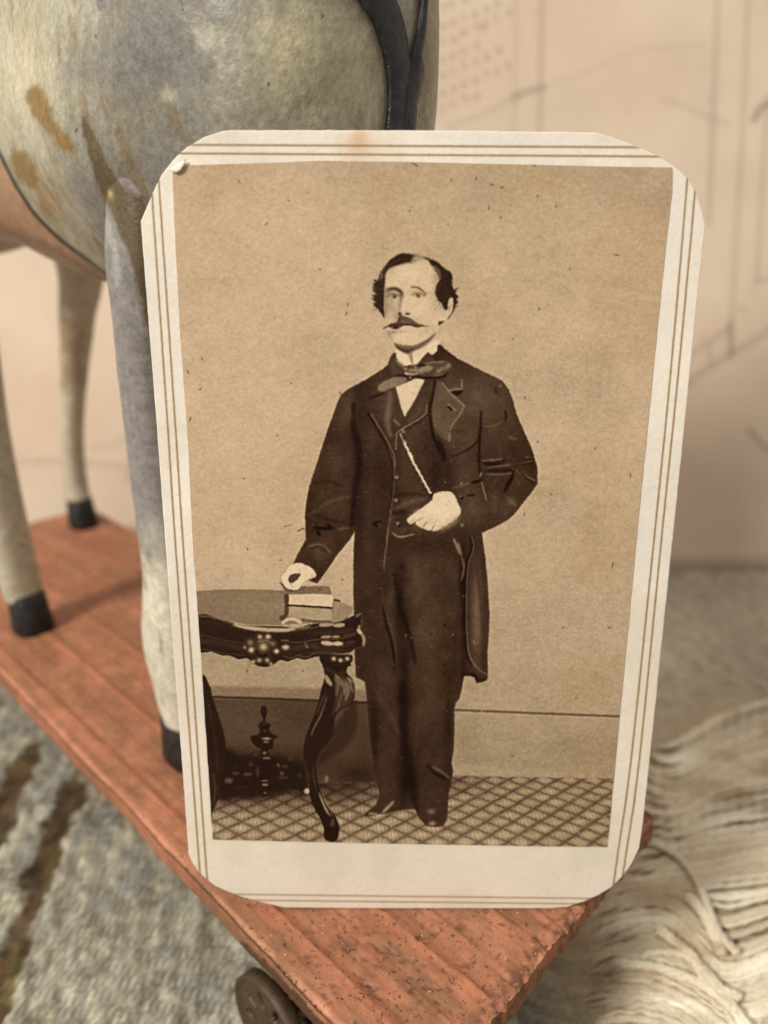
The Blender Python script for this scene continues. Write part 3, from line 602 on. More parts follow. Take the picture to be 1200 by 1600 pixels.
lg = leg([[TOP+8, NR[0], NR[1], 3.9, 4.4], [TOP+16, NR[0], NR[1]-.6, 4.2, 4.7], [TOP+34, NR[0]-.2, NR[1]-1.9, 4.7, 4.9], [TOP+50, NR[0]-.4, NR[1]-2.2, 5.0, 5.0], [TOP+70, NR[0]-.4, NR[1]-2.4, 6.2, 5.8], [TOP+88, NR[0]+1.5, NR[1]-2.4, 9.5, 7.6], [TOP+112, NR[0]+6, NR[1]-.5, 12, 7]], 'rear')
hoof(lg, NR[0]-.5, NR[1]+.3, 4.3, 9.5)
lg = leg([[TOP+8, FR[0], FR[1], 4.2, 3.8], [TOP+16, FR[0]+.5, FR[1], 4.2, 3.6], [TOP+34, FR[0]-4.5, FR[1]-.4, 3.6, 3.4], [TOP+52, FR[0]-10, FR[1]+.4, 4.3, 4.0], [TOP+66, FR[0]-17.0, FR[1]-.0, 5.2, 4.8], [TOP+84, FR[0]-26, FR[1]-1, 7, 6.2], [TOP+96, FR[0]-26, FR[1]-8, 11, 7], [TOP+112, FR[0]-26, FR[1]-14, 13, 7]], 'rear')
hoof(lg, FR[0]-.5, FR[1], 4.1, 9.5)
# ---- harness straps round the chest
m_strap, n, l, p = new_mat('black_harness_paint', .35, .5); co = coord(n)
l.new(ramp(n, l, noise(n, l, co, 600, 4, .6), .35, .8, (.006, .007, .008, 1), (.05, .05, .048, 1)), p.inputs['Base Color']); bump(n, l, p, noise(n, l, co, 900, 4, .7), .0004, .9)
def strap(Lp, Rp, lift=.75, nseg=80, nw=13):
    Ls, Rs = smooth(Lp, False, 12), smooth(Rp, False, 12)
    ylo, yhi = max(Ls[0, 1], Rs[0, 1], -45), min(Ls[-1, 1], Rs[-1, 1])
    def samp(P_, t): yy = ylo+(yhi-ylo)*t; return np.stack([np.interp(yy, P_[:, 1], P_[:, 0]), yy], 1)
    t = np.linspace(0, 1, nseg); a, b = samp(Ls, t), samp(Rs, t); G = []; 
    for i in range(nseg):
        row = []
        for j in range(nw):
            s_ = j/(nw-1); q = a[i]*(1-s_)+b[i]*s_; h_ = hit(q[0], q[1], lift*(.45+.55*math.sin(math.pi*s_)**.5 if 0 < s_ < 1 else .45)+.05*(random.random()-.5))
            row.append(h_ if h_ is not None else (row[-1] if row else None))
        if row[0] is None: continue
        row = [r_ if r_ is not None else row[0] for r_ in row]; G.append(row)
    V_ = np.array(G).reshape(-1, 3); o = fast_obj('harness_strap', rel(V_), grid_faces(len(G), nw), m_strap, toy)
    md = o.modifiers.new('thickness', 'SOLIDIFY'); md.thickness = .0009; md.offset = 0
strap([(470, -160), (520, -70), (555, 0), (580, 38), (596, 85), (603, 130), (603, 170), (600, 215), (596, 300)], [(530, -170), (575, -80), (610, 0), (622, 35), (630, 75), (633, 105), (628, 135), (622, 215), (616, 300)])
strap([(668, -120), (660, -50), (655, 0), (648, 50), (640, 85), (630, 120), (618, 150), (612, 205), (608, 300)], [(672, -120), (664, -50), (657, 0), (655, 50), (651, 82), (654, 112), (650, 140), (643, 175), (638, 300)])

# ================================================================== the card: mounted photograph leaning on the horse
CARD_Y, CLEAN = 83.7, math.radians(5.0)
cU = np.array([1., 0, 0]); cV = np.array([0, math.sin(CLEAN), math.cos(CLEAN)]); cN = np.array([0, -math.cos(CLEAN), math.sin(CLEAN)]); cO = np.array([0, CARD_Y, TOP+.12])
def card_uv(px, py): P_ = on_plane(px, py, cO, cN)-cO; return np.array([P_@cU, P_@cV])
def card_pt(u, v, d=0.): u = np.asarray(u, float); v = np.asarray(v, float); return cO+u[..., None]*cU+v[..., None]*cV+np.zeros_like(u)[..., None]+cN*np.asarray(d)[..., None]
card = empty('portrait_card', cO, 'old sepia portrait photograph of a standing man on a cream card with clipped corners', 'photograph')
outline = [(361, 203.5), (500, 203.5), (660, 204), (800, 205.5), (933, 207.2), (958, 215), (980, 223.5), (1006, 234), (1030, 245), (1050, 258.5), (1064, 269), (1075, 280), (1084, 294), (1091, 312), (1097, 330), (1101.8, 350),
           (1089, 470), (1067, 690), (1046, 890), (1020, 1140), (1004, 1290), (998.5, 1325), (988, 1348), (972, 1370), (954, 1387), (934, 1399), (911, 1409), (886, 1417), (859, 1421),
           (760, 1422), (600, 1421), (446, 1418), (420, 1412.5), (397, 1406.5), (380, 1402), (364, 1396), (350, 1390.5), (337, 1384), (323, 1374), (311, 1363), (300, 1347), (295, 1334),
           (286, 1210), (268, 975), (248, 705), (233, 510), (220, 346), (227, 330), (238, 303), (253, 273), (273, 247), (293, 230), (320, 214), (346, 205.7)]
ouv = np.array([card_uv(*q) for q in outline]); ouv[:, 1] = np.maximum(ouv[:, 1], -.3+.3)
# mount, as a textured sheet with true thickness and a worn, slightly uneven cut edge
def dens(P_, step=.8):
    out = []
    for a, b in zip(P_, np.roll(P_, -1, 0)):
        k = max(1, int(np.linalg.norm(b-a)/step)); out += [a+(b-a)*i/k for i in range(k)]
    return np.array(out)
od = dens(ouv); cen = np.array([0, 50.]); nrm = (od-cen)/np.linalg.norm(od-cen, axis=1)[:, None]
od = od+nrm*((fbm(od[:, 0]*1.6, od[:, 1]*1.6, 0, 8, 3)-.5)*.12)[:, None]; od[:, 1] = np.maximum(od[:, 1], .0)
U0, U1, V0, V1 = -40., 40., -2., 104.; PPM = 12
nu, nv = int((U1-U0)*PPM), int((V1-V0)*PPM)
uu, vv = np.meshgrid(np.linspace(U0, U1, nu), np.linspace(V0, V1, nv)); P3 = card_pt(uu, vv)
KX, KY = project(P3[..., 0], P3[..., 1], P3[..., 2])
mc = Canvas(KX, KY, (224, 215, 201))
mf = fbm(uu*1.2, vv*1.2, 0, 3, 4); fib = fbm(uu*4.5, vv*6, 0, 4, 3)
mc.V *= (1+.04*(fbm(uu/12, vv/12, 0, 1, 3)-.5)*2+.05*(mf-.5)+.05*(fib-.5))[..., None]
mc.V += (np.array([208, 194, 172])-mc.V)*(sstep(60, 0, vv)*.45)[..., None]*0.8
mc.V += (np.array([200, 192, 170])-mc.V)*(sstep(.52, .75, fbm(uu/7, vv/9, 0, 21, 4))*.35)[..., None]
mc.blob(560, 228, 26, 26, (200, 160, 122), .5); mc.blob(562, 214, 14, 14, (190, 140, 96), .35); mc.blob(350, 1300, 60, 30, (214, 196, 164), .35)
gilt = (134, 104, 62)
for a, b in [((180, 225.2), (1130, 230.4)), ((180, 238.5), (1130, 244.8))]:
    mc.line([a, b], 3.0, gilt, .9, .92, sm=0, wob=.5)
for a, b in [((214, -60+3), (239.8, 330)), ((239.8, 330), (275.2, 865)), ((275.2, 865), (312, 1360)), ((312, 1360), (316, 1420)), ((225, -60), (251, 330)), ((251, 330), (286.5, 865)), ((286.5, 865), (322, 1360)), ((322, 1360), (326, 1420)),
             ((1090, 200), (1081.8, 350)), ((1081.8, 350), (1039, 800)), ((1039, 800), (992, 1180)), ((992, 1180), (957, 1420)), ((1077, 200), (1068.8, 350)), ((1068.8, 350), (1028, 800)), ((1028, 800), (979, 1180)), ((979, 1180), (951, 1420))]: pass
GL = [[(218, 0), (231, 200), (240.3, 345), (251, 520), (263, 690), (274.5, 860), (290, 1080), (306, 1290), (316, 1440)],
      [(229, 0), (242, 200), (251.8, 345), (263, 520), (274.5, 690), (286.5, 860), (301, 1080), (317, 1290), (328, 1440)],
      [(1102, 100), (1087, 290), (1081.5, 350), (1058, 600), (1035.5, 830), (1001, 1150), (987, 1240), (962, 1440)],
      [(1088, 100), (1074.5, 290), (1068.5, 350), (1046, 600), (1024.5, 830), (990, 1150), (976, 1240), (953, 1440)]]
GL = [[(218, 0), (231, 200), (240.5, 350), (263.5, 690), (275, 865), (312, 1360), (318, 1440)], [(229, 0), (242, 200), (252.5, 350), (275.5, 690), (287, 865), (322.5, 1360), (329, 1440)]]
for G_ in GL: mc.line(G_, 2.7, gilt, .9, .92, sm=3, wob=.5)
for G_ in [[(1096, 180), (1081.8, 350), (1058.5, 600), (1035, 830), (999, 1190), (979, 1330), (962, 1440)], [(1082, 180), (1068.5, 350), (1046.5, 600), (1023.5, 830), (986, 1190), (966, 1330), (951, 1440)]]:
    mc.line(G_, 2.7, gilt, .9, .92, sm=3, wob=.5)
for a, b in [((250, 1396), (1020, 1405)), ((250, 1405), (1020, 1413.5))]: mc.line([a, b], 2.3, (150, 122, 84), 1.2, .85, sm=0, wob=.4)
for (x, y) in [(700, 213), (905, 236), (283, 600), (1086, 410), (275, 960), (470, 1340), (870, 1370)]: mc.line([(x, y), (x+4, y+3)], .8, (150, 128, 100), .6, .5, sm=0)
m_mount = img_mat('cream_card_stock', make_image('mount_print', mc.V), .75, .3, 1500, .00009)
K = len(od); ring_f = card_pt(od[:, 0], od[:, 1], np.zeros(K)); inn = od-nrm*.12; ring_f2 = card_pt(inn[:, 0], inn[:, 1], np.full(K, .05))
ring_b = card_pt(od[:, 0], od[:, 1], np.full(K, -.7))
def uv_of(V_): q = V_-cO; return np.stack([((q@cU)-U0)/(U1-U0), ((q@cV)-V0)/(V1-V0)], 1)
bm = bmesh.new(); allv = [bm.verts.new(Vector(q-cO)*S) for q in np.vstack([ring_f2, ring_f, ring_b])]
bm.faces.new(allv[:K])
for s0 in (0, K):
    for i in range(K): bm.faces.new([allv[s0+i], allv[s0+K+i], allv[s0+K+(i+1) % K], allv[s0+(i+1) % K]])
bm.faces.new(allv[2*K:][::-1]); bmesh.ops.recalc_face_normals(bm, faces=bm.faces[:])
uvl = bm.loops.layers.uv.new('UVMap')
for f in bm.faces:
    for lp in f.loops:
        q = np.array(lp.vert.co)/S; lp[uvl].uv = ((q@cU-U0)/(U1-U0), (q@cV-V0)/(V1-V0))
me = bpy.data.meshes.new('mount'); bm.to_mesh(me); bm.free(); finish('mount', me, m_mount, card, False)

# ------------------------------------------------------------------ the print itself: tones painted shape by shape
pc = Canvas(KX, KY, 166.0)
X, Y = KX, KY
base = 168-7*sstep(420, 250, Y)+2*np.sin(X/170)-14*sstep(820, 1100, Y)-6*sstep(870, 1040, X)*sstep(700, 200, Y)
big_ = fbm(X/85, Y/85, 0, 5, 4); pc.V[..., 0] = base+16*(big_-.5)
for (x, y, rx, ry, t, a) in [(440, 330, 120, 60, 176, .4), (760, 300, 70, 60, 150, .5), (620, 300, 60, 30, 154, .45), (900, 620, 60, 30, 152, .3), (930, 560, 30, 20, 146, .35), (870, 790, 60, 60, 150, .4),
                             (820, 860, 40, 50, 148, .35), (400, 700, 90, 150, 174, .5), (1000, 300, 60, 60, 152, .4), (330, 870, 60, 60, 160, .3), (540, 560, 40, 30, 158, .3), (740, 1000, 60, 60, 150, .2)]:
    pc.blob(x, y, rx, ry, t, a)
T5 = lambda *q: Z(310, 1080, 4.8, q); T4 = lambda *q: Z(540, 1050, 5, q); T3 = lambda *q: Z(540, 820, 5, q); T2 = lambda *q: Z(420, 900, 6.6667, q); T1 = lambda *q: Z(300, 900, 6, q); T6 = lambda *q: Z(720, 1060, 4.615, q)
HD = lambda *q: Z(570, 380, 7.5, q); CC = lambda *q: Z(570, 530, 6, q); Z3 = lambda *q: Z(570, 700, 6, q); Z4 = lambda *q: Z(430, 560, 5.335, q); Z5 = lambda *q: Z(700, 560, 5.333, q); Z6 = lambda *q: Z(420, 840, 6.6667, q)
# wall above the skirting, left of the figure
pc.fill([(300, 1000), (580, 1000), (580, 1082), (300, 1076)], 142, 6, .7, sm=0)
pc.fill([(300, 1070), (580, 1078), (580, 1096), (300, 1088)], 104, 4, .75, sm=0)
# skirting right
pc.fill([(700, 1112), (975, 1121), (975, 1225), (700, 1215)], 146, 2, .9, sm=0)
pc.fill([(700, 1140), (975, 1150), (975, 1195), (700, 1185)], 137, 16, .6, sm=0); pc.blob(735, 1186, 40, 9, 116, .6); pc.blob(850, 1196, 40, 7, 124, .5); pc.blob(730, 1150, 26, 60, 128, .5); pc.blob(760, 1135, 14, 40, 152, .3)
pc.line([(706, 1108.5), (760, 1110.5), (860, 1114.5), (975, 1119)], 3.6, 84, 1.3, .95, sm=0); pc.line([(706, 1112.5), (975, 1123)], 2, 158, 1.2, .5, sm=0); pc.line([(752.5, 1107), (753, 1113)], 1.2, 170, .5, .8, sm=0)
# dark skirting left, under the table
pc.fill([(300, 1090), (590, 1096), (600, 1260), (300, 1260)], 72, 2.5, 1, sm=0)
pc.line([(300, 1087.5), (420, 1091), (590, 1098)], 4, 46, 1.6, .95, sm=0)
pc.blob(360, 1130, 60, 30, 78, .6); pc.blob(470, 1120, 40, 26, 60, .6); pc.blob(570, 1160, 24, 50, 58, .7); pc.blob(420, 1190, 120, 24, 36, .75); pc.blob(560, 1210, 40, 20, 34, .8)
# patterned floor
fl = Y-(1211+(X-712)*.018)
left = X < 640; fl = np.where(left, Y-(1222+0*X), fl); fm = sstep(-1.5, 2.5, fl)
w_ = .0611*(Y-590); u_ = (X-505)/w_; v_ = -23564./(Y-590)
wu_ = .035*(fbm(X/20, Y/12, 0, 2, 2)-.5)*2
a_ = u_+v_+wu_; b_ = u_-v_+wu_; fa, fb_ = np.abs(a_-np.round(a_)), np.abs(b_-np.round(b_))
ln = np.maximum(np.exp(-(fa/.12)**2), np.exp(-(fb_/.11)**2)*.85)
ca_, cb_ = a_-np.floor(a_), b_-np.floor(b_); su, sv = (ca_+cb_)/2-.5, (ca_-cb_)/2
leafy = np.exp(-((su/.30)**2+(sv/.26)**2))*(.72+.28*np.cos(su*44))
tone = 120+46*leafy*(.75+.5*fbm(np.floor(a_), np.floor(b_), 0, 3, 1))-38*ln*(.6+.8*fbm(X/9, Y/5, 0, 19, 2))+26*(fbm(X/4, Y/2.2, 0, 9, 3)-.5)
tone = tone+8*sstep(1260, 1320, Y)-6*sstep(1230, 1212, Y)
pc.V[..., 0] = pc.V[..., 0]*(1-fm)+tone*fm
sh = sstep(1285, 1215, Y+.0*X)*sstep(650, 540, X)*fm*.92; sh = np.maximum(sh, sstep(1262, 1232, Y)*sstep(600, 480, X)*fm*.75)
pc.V[..., 0] = pc.V[..., 0]*(1-sh)+(24+pc.V[..., 0]*.16)*sh
sh2 = np.exp(-(((X-690)/70)**2+((Y-1222)/22)**2))*fm*.25; pc.V[..., 0] *= 1-sh2
# stretcher, finial and clutter of carving under the table
pc.fill(T5((190, 440), (330, 490), (420, 470), (560, 480), (700, 520), (800, 560), (820, 760), (700, 740), (600, 770), (450, 800), (300, 800), (170, 820), (140, 700)), 24, 8, .9)
pc.fill(T5((470, 120), (490, 108), (512, 122), (514, 165), (500, 215), (520, 235), (540, 250), (530, 285), (560, 320), (600, 335), (560, 370), (560, 420), (520, 450), (540, 560), (530, 760), (460, 760), (465, 560), (470, 440), (420, 400), (390, 340), (450, 320), (460, 280), (450, 250), (475, 225), (485, 205), (470, 165)), 24, 1.6, .9)
for x, y, rx, ry, t, a in [(510, 352, 36, 9, 150, .8), (508, 375, 24, 10, 110, .8), (497, 460, 15, 11, 118, .8), (510, 498, 30, 9, 110, .8), (498, 668, 28, 8, 96, .8), (500, 698, 24, 10, 122, .8), (502, 760, 12, 8, 110, .7), (815, 745, 22, 20, 178, .95), (228, 668, 30, 24, 86, .8), (280, 612, 30, 14, 66, .8),
                           (960, 655, 14, 26, 118, .8), (600, 552, 16, 14, 84, .8), (650, 560, 26, 14, 66, .7), (370, 620, 34, 16, 74, .8), (445, 600, 14, 40, 66, .7), (625, 612, 16, 14, 82, .8), (640, 645, 40, 12, 64, .7), (395, 545, 20, 20, 62, .7), (690, 500, 18, 20, 62, .7), (430, 470, 20, 12, 62, .7), (550, 470, 18, 12, 60, .7),
                           (760, 625, 20, 16, 60, .7), (310, 720, 60, 10, 50, .6), (200, 830, 30, 20, 74, .5), (720, 750, 36, 16, 62, .6), (500, 240, 20, 7, 56, .7), (498, 296, 14, 8, 74, .7)]:
    (px_, py_), = T5((x, y)); pc.blob(px_, py_, rx/4.8, ry/4.8, t, a, hard=2.2)
# table legs
pc.fill(T5((20, -60), (85, -40), (105, 40), (150, 175), (190, 310), (208, 430), (196, 540), (165, 680), (150, 800), (108, 900), (95, 960), (40, 960)), 34, 1.6, 1)
pc.line(T5((75, 100), (110, 260), (135, 440), (140, 600)), 3, 52, 2, .7); pc.line(T5((110, 620), (125, 720), (118, 850)), 3.5, 70, 2, .7)
pc.fill(T2((530, 820), (700, 815), (860, 820), (866, 880), (825, 930), (812, 1005), (862, 1060), (892, 1130), (894, 1250), (850, 1340), (740, 1400), (690, 1480))+T5((1000, 340), (930, 430), (885, 520), (890, 640), (920, 760), (960, 850), (1020, 920), (1056, 1010), (1045, 1100), (1020, 1125), (985, 1126), (945, 1100), (936, 1010), (900, 930), (852, 840), (832, 740), (830, 610), (792, 500), (792, 400), (822, 290), (870, 170), (905, 60))+T2((545, 1180), (580, 1060), (570, 960)), 31, 1.1, 1)
for q, w, t, a in [(T2((590, 1030), (620, 1090), (650, 1130)), 7, 150, .85), (T2((700, 1030), (740, 1090), (790, 1150), (790, 1230)), 8, 138, .85), (T2((760, 1050), (820, 1120), (850, 1200)), 3, 60, .8), (T2((820, 1060), (860, 1110), (875, 1200)), 7, 140, .8), (T2((760, 1200), (745, 1290), (710, 1400)), 4, 104, .6),
                   (T2((830, 1230), (790, 1300)), 4, 90, .6), (T5((965, 40), (920, 170), (868, 270), (845, 330)), 2.6, 100, .8), (T5((1060, 250), (1000, 340)), 3, 66, .6), (T5((858, 560), (866, 650), (890, 750)), 3, 62, .8), (T5((905, 760), (950, 870), (985, 930)), 3.2, 150, .85), (T5((930, 770), (975, 860), (1010, 940)), 2, 120, .8), (T5((1010, 960), (1000, 1010)), 7, 84, .7)]:
    pc.line(q, w, t, 1.3, a, taper=.6)
pc.fill(T2((700, 1030), (790, 1040), (870, 1120), (885, 1250), (840, 1340), (740, 1380), (660, 1440), (700, 1250), (680, 1120)), 76, 4, .6); pc.fill(T5((960, 340), (1060, 200), (1150, 80), (1190, 100), (1180, 300), (1100, 420), (1000, 480), (900, 540)), 34, 6, .6)
for q, w, t, a in [(T2((690, 1060), (720, 1130), (700, 1250)), 5, 96, .7), (T2((870, 1100), (885, 1180)), 3, 40, .8), (T2((800, 1090), (830, 1180), (800, 1280)), 5, 116, .7), (T2((600, 1200), (540, 1330), (500, 1440)), 3, 74, .7)]: pc.line(q, w, t, 2, a, taper=.6)
for x, y in ((682, 862), (752, 878), (822, 862)):
    (px_, py_), = T2((x, y)); pc.blob(px_, py_, 5.6, 5.2, 24, .9, hard=4); pc.blob(px_-.8, py_-.6, 4.2, 3.9, 190, .95)
pc.line(T2((650, 925), (740, 955), (840, 920)), 5, 26, 1.2, .9); pc.line(T2((600, 960), (700, 1010), (800, 1000)), 4, 60, 2, .6)
# table top surface and apron
pc.fill(T1((20, 143), (250, 128), (450, 124), (700, 130), (880, 142), (1100, 180), (1400, 250))+Z6((700, 655), (800, 690), (872, 722), (868, 780), (790, 850), (640, 880), (400, 890), (160, 900))+T1((860, 458), (540, 455), (400, 432), (240, 388), (20, 362)), 114, 1.2, 1, sm=0)
pc.blob(430, 950, 50, 20, 128, .7); pc.blob(330, 945, 30, 20, 112, .6); pc.fill(Z6((680, 640), (870, 722), (868, 780), (780, 850), (670, 870)), 134, 2, .8, sm=0); pc.line(T1((20, 143), (250, 129), (450, 125), (700, 131), (880, 143)), 1.6, 106, 1, .7)
def draw_apron():
    apron = T1((20, 362), (240, 392), (400, 440), (540, 462), (860, 470))+T2((300, 540), (420, 500), (560, 486), (700, 478), (790, 452), (880, 408), (945, 378), (972, 392), (962, 440), (965, 500), (1002, 590), (1004, 700), (985, 735), (905, 745), (875, 775), (810, 802), (660, 822), (520, 832), (440, 850), (385, 868), (290, 852), (200, 886), (120, 868), (70, 905), (20, 926))+T1((735, 838), (690, 848), (610, 835), (560, 790), (510, 765), (440, 778), (350, 742), (280, 742), (180, 705), (20, 690))
    pc.fill(apron, 34, 1.0, 1, sm=2)
    pc.line(T1((20, 420), (250, 440), (500, 500), (860, 530), (1100, 520)), 6, 44, 3, .7); pc.line(T1((20, 600), (250, 625), (500, 680)), 8, 54, 3.5, .7); pc.line(T1((860, 680), (1000, 670), (1150, 650)), 8, 60, 3.5, .7); pc.line(T2((480, 590), (700, 585), (860, 560)), 7, 58, 3, .6); pc.line(T2((480, 740), (700, 745), (860, 700)), 7, 62, 3, .6)
    for q, w, t, a, sf in [(T1((400, 452), (520, 480), (700, 500), (880, 502), (960, 490)), 6.2, 172, .92, 2), (T1((430, 455), (540, 462), (860, 468)), 1.6, 120, .8, .8), (T1((20, 368), (150, 378), (250, 402), (400, 452)), 2.6, 92, .85, 1), (T1((20, 560), (120, 555), (260, 590), (500, 632)), 2, 64, .7, 1), (T1((20, 680), (150, 690), (300, 722), (500, 740)), 1.6, 78, .7, .8),
                           (T1((960, 490), (1060, 480), (1110, 465)), 3.4, 120, .8, 1.5), (T2((250, 570), (420, 545), (540, 520)), 2.2, 92, .7, 1.2), (T2((540, 505), (660, 500)), 6.5, 158, .85, 2), (T2((690, 510), (775, 505)), 7, 166, .85, 2), (T2((160, 670), (300, 690), (520, 655), (700, 655), (900, 610)), 1.8, 84, .8, .9),
                           (T2((555, 632), (640, 628)), 4.4, 150, .85, 1.6), (T2((670, 630), (730, 628)), 4.2, 150, .85, 1.6), (T2((565, 692), (655, 702)), 7.4, 186, .9, 2), (T2((685, 700), (755, 700)), 7.2, 186, .9, 2), (T2((130, 800), (300, 810), (520, 780), (700, 780), (860, 760)), 1.6, 66, .7, 1),
                           (T2((150, 830), (240, 850), (300, 825), (400, 840), (480, 800), (650, 800)), 3.4, 78, .7, 1.3), (T2((660, 800), (760, 810), (830, 790)), 3.2, 110, .7, 1.2), (T2((905, 420), (955, 392)), 2.8, 116, .8, 1.1), (T2((942, 520), (945, 560), (975, 610), (992, 660), (985, 715)), 4.2, 172, .9, 1.4), (T2((930, 560), (950, 585)), 6, 200, .9, 1.6),
                           (T2((790, 440), (870, 430)), 2, 62, .7, 1), (T2((140, 735), (200, 740)), 5, 150, .85, 1.8), (T2((385, 700), (402, 735)), 4, 120, .8, 1.6), (T2((220, 730), (520, 700)), 3, 52, .7, 1.4), (T2((780, 620), (900, 590)), 2.4, 84, .7, 1), (T2((800, 690), (900, 680)), 3, 72, .6, 1.2)]:
        pc.line(q, w, t, sf, a, taper=.25)
    (px_, py_), = T1((672, 690)); pc.blob(px_, py_, 27, 25, 34, .95, hard=7); pc.blob(px_-3, py_-2, 22, 18, 62, .7)
    for x, y, r_, t in [(670, 640, 70, 66), (672, 662, 34, 158), (556, 690, 28, 176), (636, 566, 24, 152), (714, 566, 26, 168), (793, 702, 24, 184), (632, 786, 26, 128), (706, 786, 24, 138), (545, 620, 36, 96), (575, 800, 20, 150), (740, 820, 18, 130), (880, 664, 26, 160), (495, 665, 16, 120), (760, 630, 34, 84)]:
        (px_, py_), = T1((x, y)); pc.blob(px_, py_, r_/5.2, r_/5.6, t, .95)
        pc.blob(px_, py_, r_/9, r_/9.5, min(t+24, 205), .6)
    pc.line(T1((760, 560), (810, 600), (835, 660)), 2, 24, 1, .9); pc.line(T1((620, 610), (700, 600), (760, 640)), 2.5, 120, 1.2, .7); pc.line(T1((600, 700), (640, 745), (700, 740)), 3.5, 20, 1.2, .9); pc.line(T1((840, 600), (900, 600)), 2.5, 96, 1.2, .7)
    return apron
apron = draw_apron(); apron_img = pc.V.copy()
# book and its reflection in the polish
pc.fill(Z6((215, 715), (655, 742), (668, 868), (360, 855), (215, 822), (190, 780)), 150, 1.6, .95, sm=0); pc.line(Z6((350, 850), (480, 868), (650, 872)), 3.4, 70, 1.6, .8)
pc.fill(Z6((165, 700), (205, 705), (205, 790), (160, 850), (115, 850), (120, 810), (160, 790)), 62, 1.5, .85); pc.line(Z6((150, 880), (200, 850), (260, 845), (330, 880)), 5, 190, 1.6, .9); pc.blob(453, 973, 3, 4, 110, .7)
pc.fill(Z6((330, 500), (480, 498), (632, 505), (655, 590), (440, 578), (200, 598), (172, 570), (210, 540)), 108, 1, 1, sm=0)
for k in range(12): pc.blob(440+k*6.3+3*math.sin(k*5), 921+2*math.cos(k*3), 2.4, 1.8, 74+18*(k % 3), .6)
pc.fill(Z6((200, 592), (480, 584), (650, 592), (672, 612), (662, 716), (192, 694)), 192, .9, 1, sm=0); pc.fill(Z6((165, 585), (206, 596), (212, 650), (200, 696), (168, 690)), 62, 1, .9)
for k in range(5): pc.line(Z6((215, 610+k*18), (655, 618+k*20)), .8, 176, .5, .45, sm=0)
pc.line(Z6((190, 700), (420, 712), (656, 730)), 2.6, 38, .8, 1, sm=0); pc.line(Z6((685, 645), (735, 658)), 3.4, 46, 1, .9)

# ---- the man: silhouette first
coat = [(610, 557), (606, 569), (597, 577), (573, 592), (550, 604), (539, 611), (532, 619), (527.5, 628), (520, 648), (512.5, 669), (505, 692), (497.5, 716), (489, 742), (482.5, 762), (478.5, 785), (476.5, 805), (477, 822), (478, 842),
        (470, 857), (464, 868), (458, 880), (465, 879.5), (480, 883.5), (491, 892), (493.5, 899), (488, 903), (482, 906), (495, 911.5), (510, 892), (525, 869), (547, 842), (554.5, 829),
        (553, 850), (552, 880), (552, 920), (553, 960), (554, 1000), (554.5, 1030), (556, 1057), (563, 1061), (570, 1065), (573, 1090), (575, 1120), (578, 1150), (582, 1180), (585, 1205), (589, 1222), (593, 1240), (588, 1256), (578, 1264), (566, 1274.5), (580, 1275), (596, 1271), (607, 1270), (616, 1267), (632, 1264), (648, 1264), (656, 1279), (666, 1290), (680, 1292), (692, 1290), (698, 1282), (700, 1262), (701, 1240), (707, 1212), (708, 1204), (705.5, 1191), (709, 1170), (710, 1134), (710, 1110), (712, 1098), (718, 1091), (721, 1078), (725, 1056), (735, 1056), (741, 1058), (744, 1067), (752, 1066), (760, 1063), (762.5, 1057), (762, 1020), (765, 960), (762, 910), (758, 868), (753, 832),
        (771, 824), (794, 812), (805, 801), (816, 787), (831, 768), (840, 755), (839.5, 729), (831, 701), (820, 676), (807, 646), (801, 624), (794, 607), (784, 594), (775, 589.5), (743, 574), (715, 560), (700, 548), (685, 537.5), (680, 545), (660, 580), (640, 590), (622, 575)]
pc.fill(coat, 50, .95, 1, sm=0)
inside = Canvas(KX, KY, 0.0); inside.fill(coat, 1., .9, 1, sm=0); IN = inside.V[..., 0]
B = lambda x, y, rx, ry, t, a=.7, rot=0: pc.blob(x, y, rx, ry, t, a, rot, mask=IN)
Ln = lambda q, w, t, sf=1.2, a=.8, tp=.5: pc.line(q, w, t, sf, a, taper=tp, mask=IN)
for v in [(745, 620, 60, 50, 70, .8), (700, 640, 30, 60, 68, .7), (790, 640, 18, 50, 62, .6), (725, 720, 26, 60, 66, .7), (600, 625, 26, 40, 62, .6), (545, 640, 16, 40, 66, .7), (530, 700, 22, 60, 56, .6), (520, 790, 34, 40, 62, .7), (500, 860, 22, 26, 68, .8), (560, 780, 12, 90, 34, .7), (560, 680, 12, 60, 38, .6),
          (600, 760, 22, 70, 44, .5), (790, 790, 30, 26, 64, .6), (745, 790, 30, 26, 72, .7), (815, 740, 18, 30, 58, .6), (765, 690, 20, 40, 60, .5), (650, 770, 26, 60, 60, .6), (640, 700, 16, 50, 64, .5), (680, 740, 14, 60, 34, .6), (700, 745, 16, 30, 36, .6),
          (595, 900, 24, 70, 44, .6), (575, 950, 18, 80, 46, .5), (660, 920, 40, 60, 62, .7), (665, 1000, 30, 60, 66, .7), (670, 1080, 26, 60, 62, .7), (610, 960, 7, 60, 62, .6), (600, 1080, 16, 50, 56, .6), (632, 1100, 9, 140, 26, .8), (625, 950, 7, 60, 26, .7), (745, 960, 10, 90, 80, .85), (758, 960, 5, 80, 52, .7), (725, 960, 6, 110, 28, .85), (722, 900, 5, 40, 24, .8),
          (685, 1140, 18, 60, 52, .5), (612, 1230, 18, 26, 56, .6), (680, 1240, 16, 26, 58, .6), (640, 1210, 16, 40, 22, .8), (585, 1140, 8, 60, 28, .7), (570, 1040, 14, 24, 42, .5), (700, 1140, 8, 60, 32, .6), (650, 850, 50, 14, 40, .6)]:
    B(*v)
